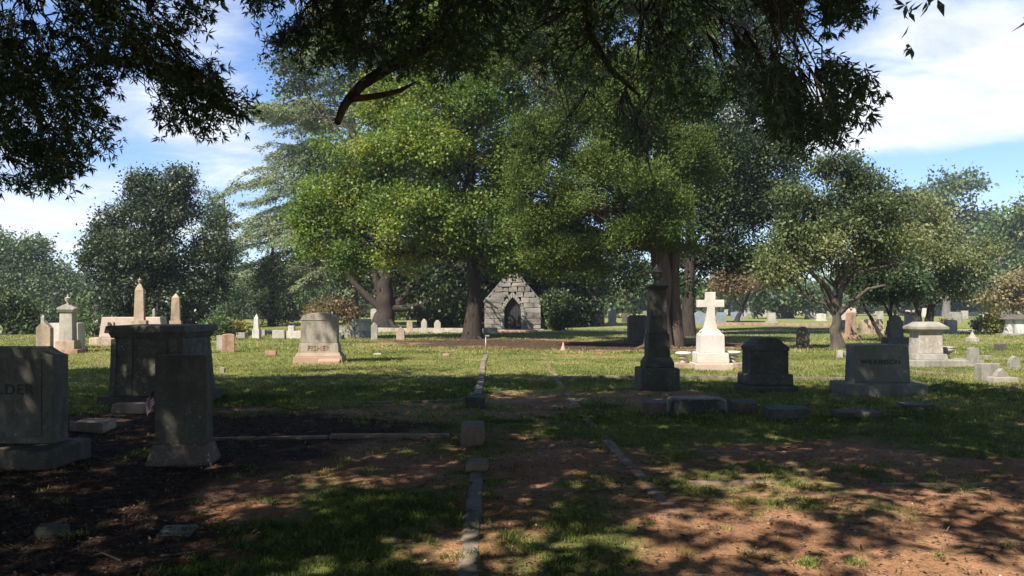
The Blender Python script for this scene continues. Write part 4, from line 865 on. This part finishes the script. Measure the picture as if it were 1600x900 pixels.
def tablet(name, label, px, yb, wpx, top, kind, mt, base=None, th=.14, rz=0, lean=0, cat='gravestone', group=None):
    """a simple headstone: one slab, plus a base slab part when wide enough to show"""
    x, d, z = at(px, yb); s = d / F; w = wpx * s; h = (yb - top) * s
    if base:
        root = thing(name, label, cat, (x, d + base[1] * .5, z), rz, group); bw, bd, bh = base[0] * s, base[1], base[2] * s
        bm = bmesh.new(); frus(bm, -.06, bh, bw, bd, None, None, 0, 0, .012); fin('base', bm, mt, root, .006, seed=px)
        bm = bmesh.new(); prism(bm, outline(kind, w, h, bh), th, 0, min(.015, w * .04)); o_ = fin('tablet', bm, mt, root, .004, seed=px)
        return root
    bm = bmesh.new(); prism(bm, outline(kind, w, h, -.1), th, 0, min(.015, w * .04)); o_ = fin(name, bm, mt, None, .004, (x, d, z), seed=px); o_.rotation_euler = (lean, 0, rz)
    return tag(o_, label, cat, group)
tablet('headstone', 'peaked tan headstone with a carved crown, far left in the sun', 70, 549, 21, 503, 'pointed', S_tan, None, .3, R(8))
block('wide pale family block half hidden behind the sunlit urn pillar', 98, 547, 48, 40, .5, S_white, 0, 'headstone', cat='gravestone')
def obel(name, label, px, yb, wpx, top, mt, base=None, urn=False, rz=0, tip=.6, cat='obelisk', bcol=None):
    x, d, z = at(px, yb); s = d / F; w = wpx * s; h = (yb - top) * s; root = thing(name, label, cat, (x, d + .2, z), rz)
    b0 = 0
    if base:
        for i, (bw, bh) in enumerate(base):
            bm = bmesh.new(); frus(bm, b0 - (.06 if i == 0 else 0), b0 + bh * s, bw * s, bw * s, None, None, 0, 0, .012); fin('base' if i == 0 else 'die', bm, bcol or mt, root, .005, seed=px); b0 += bh * s
    ht = h if not urn else h - 2.6 * w * .28
    bm = bmesh.new(); zt = ht - w * tip; frus(bm, b0, zt, w, w, w * .82, w * .82, 0, 0, .008); 
    frus(bm, zt, ht, w * .82, w * .82, w * (.04 if not urn else .3), w * (.04 if not urn else .3), 0, 0, .004); fin('shaft', bm, mt, root, .004, seed=px)
    if urn: bm = bmesh.new(); fin_urn(w * .28, ht - .01, 0)(bm); fin('urn', bm, mt, root)
    return root
obel('obelisk', 'thin grey obelisk behind the peaked tan headstone', 63, 545, 6.5, 494, S_grey, None)
obel('obelisk', 'tan obelisk crowned by a small urn rising behind the box tomb', 214, 556, 15, 432, S_tan, [(30, 14), (22, 42)], True, R(14))
obel('obelisk', 'shorter plain obelisk rising behind the box tomb right side', 271, 556, 13.5, 457, S_tan, [(26, 14), (17, 42)], False, R(14), .5)
obel('obelisk', 'slim dark post like stone by the bush left of the tan block', 149, 525, 6, 497, S_grey, None)
obel('obelisk', 'thin grey stone under the magnolia between the two tan obelisks', 238, 528, 4.5, 480, S_grey, None)
obel('obelisk', 'slim white obelisk on a square base at the foot of the juniper', 399, 530, 8, 490, S_white, [(11, 16)], False, 0, .9)
tablet('headstone', 'small pale headstone touching the box tomb right edge', 345, 549, 12, 524, 'flat', S_pale, None, .12, R(5))
tablet('headstone', 'clay stained headstone with a chipped side, right of the box tomb', 357, 552, 19, 522, 'cambered', S_red, None, .16, R(12), R(3))
tablet('headstone', 'square beige block headstone left of the stepped white stone', 437, 529, 19, 515, 'flat', S_pale, None, .5)
x, d, z = at(463, 529); s = d / F; root = thing('headstone', 'stepped white stone with a raised left block, behind FISHER', 'gravestone', (x, d, z))
bm = bmesh.new(); frus(bm, -.05, 13 * s, 26 * s, .6, None, None, 0, 0, .02); fin('base', bm, S_white, root)
bm = bmesh.new(); frus(bm, 13 * s, 21 * s, 9 * s, .35, None, None, -7 * s, 0, .02); fin('tablet', bm, S_white, root)
block('rough faced grey block right behind the FISHER monument', 543, 526, 19, 17, .6, S_grey, 0, 'headstone', rough=.05, cat='gravestone')
mon('family_monument', 'broad pale monument with a moulded greenish cap left of the old oak trunk', 'gravestone', 565, 526, [
    ('base', lambda b_: frus(b_, -.05, .36, 1.30, .8, None, None, 0, .4, .02), S_grey), ('tablet', lambda b_: frus(b_, .36, .82, 1.12, .6, 1.0, .5, 0, .4, .02), S_pale), ('cap', lambda b_: frus(b_, .82, 1.0, 1.02, .54, .96, .5, 0, .4, .02), S_grey)])
bm = bmesh.new(); lathe(bm, [(.07, 0), (.11, .05), (.09, .2), (.12, .28)], 12); x, d, z = at(535, 531); o = fin('flower_vase', bm, simple('dark_metal', (.03, .03, .03), .5), None, 0, (x, d, z)); tag(o, 'small dark vase on the grass right of the FISHER monument', 'vase')
tablet('headstone', 'slim grey peaked headstone just left of the old oak trunk', 585, 531, 10, 502, 'pointed', S_grey, None, .14)
tablet('headstone', 'tan peaked headstone with a dark stain right of the old oak', 626, 531, 13, 509, 'pointed', S_tan, None, .14, R(-8))
tablet('headstone', 'narrow round topped pale headstone, first of three right of the old oak', 640, 521, 9, 501, 'round', S_tan, None, .12)
tablet('headstone', 'narrow round topped pale headstone, second of three right of the old oak', 662, 521, 9, 498, 'gothic', S_pale, (13, .4, 3), .12)
tablet('headstone', 'whitish headstone with leaning top beside the black evergreen', 683, 521, 10, 500, 'shoulder', S_white, (14, .4, 4), .12, R(10))
# marker post
x, d = G(759, 556); z = g1(x, d); root = thing('marker_post', 'thin metal post holding a small plate on the centre line', 'marker post', (x, d, z))
bm = bmesh.new(); lathe(bm, [(.016, -.1), (.016, .68)], 10); fin('post', bm, simple('grey_metal', (.3, .3, .28), .5, .6), root)
bm = bmesh.new(); frus(bm, .655, .70, .14, .02, None, None, .05, -.02, .004); fin('plate', bm, MATS['grey_metal'], root)
bm = bmesh.new(); lathe(bm, [(.13, 0), (.12, .02), (.045, .2), (.015, .34)], 12); x, d = G(880, 546); o = fin('clay_cone', bm, S_mark, None, .01, (x, d, g1(x, d))); tag(o, 'small pinkish cone standing on the grass before the mausoleum', 'marker')
# small flag
x, d = G(243, 672); z = g1(x, d); root = thing('small_flag', 'small striped flag drooping from a thin stick left of the narrow dark headstone', 'flag', (x, d, z))
bm = bmesh.new(); lathe(bm, [(.005, 0), (.004, .62)], 8); fin('stick', bm, simple('dark_wood', (.08, .05, .03)), root)
V = []; Fs = []; nu, nv = 12, 14
for j in range(nv + 1):
    for i in range(nu + 1):
        u, v_ = i / nu, j / nv; V.append((-.012 - u * .10 - .015 * math.sin(v_ * 3), .018 * math.sin(u * 13 + v_), .55 - v_ * .20 - u * (.14 + .05 * v_)))
for j in range(nv):
    for i in range(nu): a = j * (nu + 1) + i; Fs.append((a, a + 1, a + nu + 2, a + nu + 1))
m, t, b = newmat('flag_cloth'); at_ = t.nodes.new('ShaderNodeAttribute'); at_.attribute_name = 'stripe'; a2 = t.nodes.new('ShaderNodeAttribute'); a2.attribute_name = 'canton'
st = M('GREATER_THAN', M('FRACT', M('MULTIPLY', at_.outputs['Fac'], 6.5, t=t), t=t), .5, t=t)
c = mixc(t, st, (.45, .03, .04), (.7, .68, .64)); c = mixc(t, a2.outputs['Fac'], c, (.02, .03, .12)); t.links.new(c, b.inputs['Base Color'])
st_ = [v_ for j in range(nv + 1) for v_ in [j / nv] * (nu + 1)]; ca_ = [1.0 if (j / nv < .5 and i / nu < .45) else 0.0 for j in range(nv + 1) for i in range(nu + 1)]
o = from_np('cloth', V, Fs, m, root, attrs={'stripe': st_, 'canton': ca_}, smooth=True); 

# urn column (right centre)
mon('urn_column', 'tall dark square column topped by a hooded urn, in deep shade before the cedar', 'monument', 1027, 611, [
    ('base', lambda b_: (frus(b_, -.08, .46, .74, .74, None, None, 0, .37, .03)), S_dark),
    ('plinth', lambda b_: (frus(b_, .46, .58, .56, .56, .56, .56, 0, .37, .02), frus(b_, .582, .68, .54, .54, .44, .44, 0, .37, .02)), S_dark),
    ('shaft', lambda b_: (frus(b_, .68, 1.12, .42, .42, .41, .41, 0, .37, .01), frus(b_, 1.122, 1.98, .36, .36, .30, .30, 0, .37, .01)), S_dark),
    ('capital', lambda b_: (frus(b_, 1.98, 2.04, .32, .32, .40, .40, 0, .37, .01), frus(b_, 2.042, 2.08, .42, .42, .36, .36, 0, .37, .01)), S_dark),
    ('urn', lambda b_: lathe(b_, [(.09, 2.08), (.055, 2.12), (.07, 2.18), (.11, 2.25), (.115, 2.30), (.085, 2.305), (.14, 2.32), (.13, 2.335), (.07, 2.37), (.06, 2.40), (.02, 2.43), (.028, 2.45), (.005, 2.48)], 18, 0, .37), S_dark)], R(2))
# white cross
def crossf(b_):
    w = .09
    p = [(-.27, .98), (.27, .98), (.16, 1.06), (.115, 1.25), (.10, 1.52), (.10, 1.60), (.34, 1.60), (.34, 1.79), (.12, 1.79), (.12, 1.99), (-.12, 1.99), (-.12, 1.79), (-.34, 1.79), (-.34, 1.60), (-.10, 1.60), (-.10, 1.52), (-.115, 1.25), (-.16, 1.06)]
    prism(b_, p, .19, .45, .012)
mon('stone_cross', 'bright white cross with flared foot on a stepped pedestal, in full sun', 'monument', 1110, 580, [
    ('base', lambda b_: (frus(b_, -.06, .19, .95, .9, None, None, 0, .45, .02)), S_cross),
    ('step', lambda b_: (frus(b_, .19, .45, .80, .72, .78, .70, 0, .45, .02)), S_cross),
    ('pedestal', lambda b_: (frus(b_, .45, .90, .62, .55, .60, .53, 0, .45, .015), frus(b_, .902, .985, .60, .53, .40, .34, 0, .45, .015)), S_cross),
    ('cross', crossf, S_cross)], R(-1))
def plinth_urn(px, lab):
    x, d, z = at(px, 578); root = thing('urn_planter', lab, 'urn', (x, d + .4, z))
    bm = bmesh.new(); frus(bm, -.06, .16, .52, .6, None, None, 0, 0, .02); fin('base', bm, S_tan, root, .006)
    bm = bmesh.new(); lathe(bm, [(.12, .16), (.07, .21), (.10, .27), (.14, .30), (.11, .33), (.20, .39), (.215, .42), (.19, .445), (.10, .455)], 20); fin('bowl', bm, S_cross, root)
plinth_urn(1073, 'low flat stone urn on a pedestal block left of the white cross')
plinth_urn(1152, 'low flat stone urn on a pedestal block right of the white cross')
# hip-capped monument
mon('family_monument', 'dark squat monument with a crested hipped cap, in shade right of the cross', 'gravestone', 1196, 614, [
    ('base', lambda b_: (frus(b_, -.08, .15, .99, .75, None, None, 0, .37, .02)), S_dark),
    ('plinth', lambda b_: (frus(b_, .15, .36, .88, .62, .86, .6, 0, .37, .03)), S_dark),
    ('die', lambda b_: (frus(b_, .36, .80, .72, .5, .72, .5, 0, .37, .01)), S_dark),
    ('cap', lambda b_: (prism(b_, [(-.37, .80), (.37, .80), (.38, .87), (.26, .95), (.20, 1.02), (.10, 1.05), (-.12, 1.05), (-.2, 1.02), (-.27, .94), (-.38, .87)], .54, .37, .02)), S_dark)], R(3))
# capped pedestal with two bowls (right)
r_, s = mon('family_monument', 'stocky pale pedestal with a broad hipped cap on a long slab at right', 'gravestone', 1450, 576, [
    ('slab', lambda b_: (frus(b_, -.08, .20, 2.0, 1.1, None, None, .25, .5, .02)), S_grey),
    ('plinth', lambda b_: (frus(b_, .20, .36, .86, .7, .80, .64, 0, .5, .02)), S_grey),
    ('die', lambda b_: (frus(b_, .36, .94, .66, .52, .62, .5, 0, .5, .012)), stone('streaked_granite', (.34, .30, .25), lichen=(.75, .72, .65), lam=.5, sta=.4)),
    ('cap', lambda b_: (frus(b_, .94, 1.0, .70, .56, .86, .7, 0, .5, .01), frus(b_, 1.002, 1.07, .88, .72, .88, .72, 0, .5, .01), frus(b_, 1.072, 1.20, .86, .7, .52, .36, 0, .5, .02)), S_grey)], R(1))
for px, lab in ((1416, 'round stone bowl left of the capped pedestal at right'), (1488, 'round stone bowl right of the capped pedestal at right')):
    x, d, z = at(px, 573); bm = bmesh.new(); lathe(bm, [(.12, .20), (.06, .25), (.10, .29), (.22, .38), (.245, .44), (.22, .455), (.25, .47), (.25, .50), (.2, .50), (.17, .44)], 22); o = fin('stone_bowl', bm, S_pale, None, 0, (x, d + .35, z)); tag(o, lab, 'urn')
# dark mid stones
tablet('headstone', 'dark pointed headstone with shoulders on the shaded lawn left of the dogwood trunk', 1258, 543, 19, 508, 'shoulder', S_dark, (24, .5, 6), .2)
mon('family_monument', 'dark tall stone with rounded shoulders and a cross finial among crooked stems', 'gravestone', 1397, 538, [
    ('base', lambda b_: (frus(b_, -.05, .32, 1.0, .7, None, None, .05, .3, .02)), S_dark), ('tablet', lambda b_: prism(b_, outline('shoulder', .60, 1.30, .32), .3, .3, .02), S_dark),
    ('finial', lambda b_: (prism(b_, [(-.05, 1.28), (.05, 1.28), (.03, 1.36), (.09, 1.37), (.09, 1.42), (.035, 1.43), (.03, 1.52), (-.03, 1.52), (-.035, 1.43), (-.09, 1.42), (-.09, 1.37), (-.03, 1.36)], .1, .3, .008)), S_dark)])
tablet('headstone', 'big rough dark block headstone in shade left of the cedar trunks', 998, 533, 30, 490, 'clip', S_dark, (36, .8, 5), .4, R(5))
# small stones at the right edge
tablet('headstone', 'small grey tablet on a stepped base in the sunny grass at right', 1528, 577, 15, 545, 'cambered', S_grey, (26, .45, 6), .16, R(6))
tablet('headstone', 'pointed grey headstone at the right picture edge', 1592, 579, 17, 557, 'gothic', S_grey, (24, .4, 3), .14, R(4))
x, d, z = at(1568, 600); root = thing('headstone', 'block headstone with a smaller serpentine stone leaning in front at right', 'gravestone', (x, d + .3, z), R(4))
bm = bmesh.new(); frus(bm, -.05, .40, .40, .26, None, None, -.1, .1, .015); fin('back_block', bm, S_grey, root, .004)
bm = bmesh.new(); frus(bm, -.05, .13, .50, .3, None, None, .02, -.2, .01); fin('base', bm, S_pale, root, .004)
bm = bmesh.new(); prism(bm, outline('gothic', .34, .31, .13), .12, -.18, .01); fin('tablet', bm, S_grey, root, .004)
block('small dark cube marker in the sunny grass at far right', 1567, 548, 14, 11, .3, S_dark, R(4))
block('thin flat grey slab behind the small tablet at right', 1546, 560, 16, 4, .3, S_grey, R(4))
x, d, z = at(1523, 533); s = d / F
obel('headstone', 'small pale stone with a pyramid top in the grass left of the yellow bush', 1523, 534, 9, 516, S_pale, [(14, 8)], False, 0, 1.0, 'gravestone')
mon('table_tomb', 'dark roofed pale tomb at the far right edge behind the bush', 'tomb', 1592, 525, [
    ('base', lambda b_: frus(b_, -.05, .12, 2.3, 1.6, None, None, 0, .8, .02), S_grey), ('chest', lambda b_: frus(b_, .12, .92, 1.7, 1.2, 1.7, 1.2, 0, .8, .02), stone('streaked_marble', (.5, .49, .45), sta=.8)), ('roof', lambda b_: frus(b_, .92, 1.18, 2.3, 1.6, 1.2, .7, 0, .8, .02), S_dark)])
tablet('headstone', 'small lit stone bench end left of the WILKINSON monument', 1312, 560, 7, 547, 'flat', S_pale, None, .14)
tablet('headstone', 'low pale flat stone edge behind the left side of the WILKINSON monument', 1322, 557, 14, 548, 'flat', S_grey, None, .12)
# far stones: (px, base, width, top, shape, colour, base spec, label)
FAR = [
 (1076, 500, 19, 484, 'cambered', 'white', None, 'white arched stone with a dark front behind the cross, left'),
 (1094, 506, 18, 486, 'serp', 'blue', (22, .6, 3), 'dark blue grey stone touching the cross left arm'),
 (1127, 503, 14, 487, 'flat', 'blue', None, 'blue grey slab directly right of the cross shaft'),
 (1151, 501, 18, 487, 'cambered', 'blue', None, 'wide bluish stone right of the cross'),
 (1207, 505, 12, 488, 'flat', 'pale', (16, .7, 4), 'pale pink pedestal stone on the lawn beyond the lane'),
 (1180, 497, 6, 485, 'round', 'pale', None, 'slim far stone left of the pale pink pedestal stone'),
 (1193, 495, 8, 484, 'flat', 'pale', None, 'small far block under the tree line left of the pink pedestal'),
 (1224, 497, 7, 484, 'pointed', 'grey', None, 'small pointed far stone right of the pink pedestal'),
 (1234, 497, 14, 486, 'serp', 'dark', (17, .5, 2), 'dark low far stone with pale base'),
 (1233, 490, 3, 480, 'flat', 'white', None, 'thin white far post above the dark low stone'),
 (1249, 493, 10, 486, 'flat', 'pale', None, 'small pale far block left of the double beige block'),
 (1268, 497, 12, 487, 'flat', 'pale', (15, .5, 2), 'beige far block on a low base'),
 (1284, 501, 14, 489, 'cambered', 'white', (17, .5, 2), 'white cambered far headstone left of the dogwood trunk'),
 (1298, 496, 11, 486, 'flat', 'grey', None, 'grey far block behind the dogwood trunk, left side'),
 (1325, 506, 24, 479, 'flat', 'white', None, 'large white capped monument right of the dogwood trunk'),
 (1318, 514, 6, 500, 'flat', 'grey', None, 'small square plaque stone in front of the large white monument'),
 (1348, 521, 10, 507, 'taper', 'dark', None, 'small dark leaning slab right of the stained pillar'),
 (1362, 524, 34, 500, 'clip', 'tan', None, 'broad pinkish sloping stone behind the crooked stems'),
 (1424, 519, 12, 488, 'cambered', 'grey', (16, .6, 4), 'tall grey stone left of the twin trunks'),
 (1443, 495, 9, 481, 'flat', 'white', None, 'white stone glimpsed between the twin trunks'),
 (1493, 503, 20, 486, 'cambered', 'grey', None, 'wide grey headstone behind the pale square headstone'),
 (1507, 498, 10, 485, 'flat', 'pale', None, 'pale stone at the shoulder of the wide grey headstone'),
 (1490, 523, 16, 500, 'cambered', 'pale', (20, .6, 4), 'pale headstone with a grey face right of the twin trunks'),
 (1418, 500, 8, 484, 'round', 'white', None, 'small white far stone behind the finial stone'),
 (1375, 499, 9, 486, 'flat', 'pale', None, 'pale far stone between the crooked stems'),
 (1540, 497, 9, 488, 'flat', 'pale', None, 'small pale far stone above the dark green bush'),
 (1517, 494, 6, 487, 'round', 'white', None, 'tiny white far stone left of the dark green bush'),
 (1065, 492, 9, 484, 'flat', 'white', None, 'small white far stone next to the cedar trunks'),
 (936, 509, 17, 480, 'taper', 'red', None, 'brown tapering stone beyond the mausoleum bush'),
 (957, 506, 12, 482, 'round', 'pale', (15, .5, 3), 'pale rounded stone right of the brown tapering stone'),
 (976, 504, 9, 489, 'flat', 'dark', None, 'small dark far slab left of the rough dark block'),
 (849, 511, 8, 484, 'gothic', 'pale', None, 'pale shield shaped stone between mausoleum and bush'),
 (970, 492, 8, 484, 'flat', 'pale', None, 'tiny pale far stone over the small dark slab'),
 (1010, 500, 10, 486, 'flat', 'grey', None, 'grey far stone just left of the cedar trunks'),
 (608, 508, 7, 495, 'round', 'pale', None, 'small pale far stone seen behind the old oak base'),
 (655, 512, 7, 498, 'flat', 'white', None, 'small white far stone among the three round topped headstones'),
 (672, 510, 6, 498, 'round', 'pale', None, 'tiny pale far stone behind the leaning white headstone'),
 (700, 512, 8, 502, 'flat', 'pale', None, 'low pale far stone left of the maple trunk'),
 (413, 525, 5, 514, 'round', 'grey', None, 'tiny grey far stone right of the slim white obelisk'),
 (378, 530, 14, 520, 'flat', 'grey', None, 'low grey far wall stone left of the slim white obelisk'),
]
for i, (px, yb, w, tp, k, cl, bs, lab) in enumerate(FAR):
    tablet('headstone', lab, px, yb, w, tp, k, SM[cl], bs, .35, R((i * 37) % 13 - 6), group='distant headstones')
obel('obelisk', 'stained reddish grey pillar just right of the dogwood trunk', 1332, 529, 13, 484, S_red, [(22, 7)], False, R(10), .25)
obel('obelisk', 'distant slender white obelisk seen left of the cedar trunks', 989, 494, 3.4, 462, S_white, None, False, 0, 1.5)
obel('obelisk', 'distant thin grey column under the tree line right of the cross', 1170, 492, 3, 475, S_grey, None, False, 0, 1.0)
# farther rows: tiny stones that nothing tells apart
rr = random.Random(5); proto = None
for i in range(46):
    px = rr.uniform(1090, 1600); yb = rr.uniform(489.5, 494.5); x, d, z = at(px, yb)
    if proto is None:
        bm = bmesh.new(); prism(bm, outline('cambered', .9, 1.0, -.1), .3, 0, .02); me = bpy.data.meshes.new('headstone'); bm.to_mesh(me); bm.free(); me.materials.append(S_pale); proto = me
    o = bpy.data.objects.new('headstone', proto); COL.objects.link(o); o.location = (x, d, z); o.scale = (rr.uniform(.6, 1.5), 1, rr.uniform(.55, 1.2)); o.rotation_euler = (0, 0, rr.uniform(-.3, .3))
    tag(o, 'tiny pale headstone in the farthest rows below the tree line', 'gravestone', 'farthest headstone rows')
for i in range(7):
    px = (585, 640, 652, 668, 690, 712, 728)[i]; x, d, z = at(px, rr.uniform(494, 500)); o = bpy.data.objects.new('headstone', proto); COL.objects.link(o); o.location = (x, d, z); o.scale = (rr.uniform(.6, 1.2), 1, rr.uniform(.8, 1.6))
    tag(o, 'tiny pale headstone seen far beyond the old oak', 'gravestone', 'farthest stones behind the oak')

# ------------------------------------------------------------------ grass and litter
def gz(x, y):
    nr = ss(-y, -30, -18) * ss(-np.abs(x), -20, -14)
    return gh(x, y) + nr * ((fbm(x * 5, y * 5, 3) - .5) * .045 + (fbm(x * 1.6 + 3, y * 1.6, 2) - .5) * .05)
rng = np.random.default_rng(9); Vs = []; vr = []
for (n, y0, y1, h, w) in ((420000, 4.2, 13, .042, .0065), (330000, 11, 30, .055, .014), (150000, 28, 60, .08, .03)):
    y = y0 * (y1 / y0) ** rng.random(n); x = rng.uniform(-.72, .72, n) * y; g, l = masks(x, y)
    tuft = fbm(x * 7 + 3, y * 7, 2); p = ss(g + (tuft - .5) * .9 + (fbm(x * 2.6 + 30, y * 2.6, 3) - .5) * .9 * ss(-y, -14, -9), .40, .85); k = rng.random(n) < p; x, y, tuft = x[k], y[k], tuft[k]
    C = np.stack([x, y, gz(x, y) - .006], 1); D = rng.normal(size=C.shape) * np.array([.55, .55, .1]) + np.array([0, 0, 1.])
    hh = h * rng.uniform(.5, 1.3, len(x)) * (.6 + tuft * .9); Vs.append(leaves(C, D, hh, w * rng.uniform(.7, 1.2, len(x)), 0, rng)); vr.append(np.clip(.42 + .22 * rng.normal(size=len(x)) + (fbm(x * .7, y * .7, 3) - .5) * 1.1 + .16 * ss(y, 14, 22), 0, 1))  # blades beyond the shade edge get a paler, yellower colour, painted sunlight
L_grass = leafmat('grass_blades', [(0, (.05, .075, .02)), (.4, (.13, .165, .042)), (.7, (.24, .25, .075)), (1, (.40, .35, .16))], .35, .7, .15)
o = leafmesh('grass', Vs, vr, L_grass, None); tag(o, 'short patchy grass over the graves and path', 'grass', kind='stuff')
n = 90000; y = 4.2 * (14 / 4.2) ** rng.random(n); x = rng.uniform(-.72, .72, n) * y; g, l = masks(x, y); k = rng.random(n) < l * .6 + .07; x, y = x[k], y[k]
n2_ = 9000; y2 = rng.uniform(30, 44, n2_); x2 = rng.uniform(-6, 14, n2_); g, l = masks(x2, y2); k = rng.random(n2_) < .15 + l; x = np.concatenate([x, x2[k]]); y = np.concatenate([y, y2[k]])
C = np.stack([x, y, gz(x, y) + rng.uniform(.004, .02, len(x))], 1); D = rng.normal(size=C.shape) * np.array([1, 1, .22]); far = np.where(y > 25, 1.8, 1)
V = leaves(C, D, rng.uniform(.02, .06, len(x)) * far, rng.uniform(.008, .02, len(x)) * far, 2.2, rng)
L_lit = leafmat('dead_leaves', [(0, (.04, .025, .017)), (.5, (.085, .053, .034)), (.88, (.16, .10, .066)), (1, (.38, .29, .22))], .15, .7, .2)
o = leafmesh('leaf_litter', [V], [rng.beta(1.6, 2.4, len(x))], L_lit, None); tag(o, 'brown fallen leaves strewn on the shaded ground', 'fallen leaves', kind='stuff')
# pebbles and clods of red clay
n = 9000; y = 4.2 * (12 / 4.2) ** rng.random(n); x = rng.uniform(-.72, .72, n) * y; g, l = masks(x, y); k = rng.random(n) < (1 - g) * .8; x, y = x[k], y[k]
C = np.stack([x, y, gz(x, y)], 1); oc = np.array([[1, 0, 0], [0, 1, 0], [-1, 0, 0], [0, -1, 0], [0, 0, .8], [0, 0, -.5]]); r_ = (rng.pareto(2.6, len(x)) * .004 + .003).clip(.003, .022)
V = (C[:, None] + oc[None] * r_[:, None, None] * rng.uniform(.6, 1.3, (len(x), 6, 1))).reshape(-1, 3)
f_ = np.array([[0, 1, 4], [1, 2, 4], [2, 3, 4], [3, 0, 4], [1, 0, 5], [2, 1, 5], [3, 2, 5], [0, 3, 5]]); Fq = (f_[None] + 6 * np.arange(len(x))[:, None, None]).reshape(-1, 3)
L_peb = leafmat('clods', [(0, (.14, .08, .05)), (.6, (.30, .19, .12)), (1, (.45, .38, .31))], .01, 1, .1)
o = from_np('gravel', V, Fq, L_peb, None, var=np.repeat(rng.random(len(x)), 6)); tag(o, 'small clods and pebbles on the bare red clay', 'pebbles', kind='stuff')
# twigs
tb = Tubes()
for (px, py, L_, a) in ((480, 832, .22, 2.3), (570, 815, .3, .3), (250, 872, .5, .2), (1500, 770, .3, .1), (640, 770, .35, 1.1), (190, 880, .4, 2.8), (920, 775, .3, .05), (860, 880, .25, .7), (120, 770, .3, .4), (1230, 700, .2, .3)):
    x, y = G(px, py); z = float(gz(np.array([x]), np.array([y]))[0]) + .012; e = np.array([math.cos(a), math.sin(a), .02]) * L_
    P = bez([x, y, z], [x + e[0], y + e[1], z + .01], .03, 6, .08, rng)
    tw = Tubes(); tw.add(P, np.linspace(.009, .004, 6), 6); o = tw.build('fallen_twig', B_oak, None)
    tag(o, 'thin broken twig lying on the ground', 'twig', 'twigs on the ground')
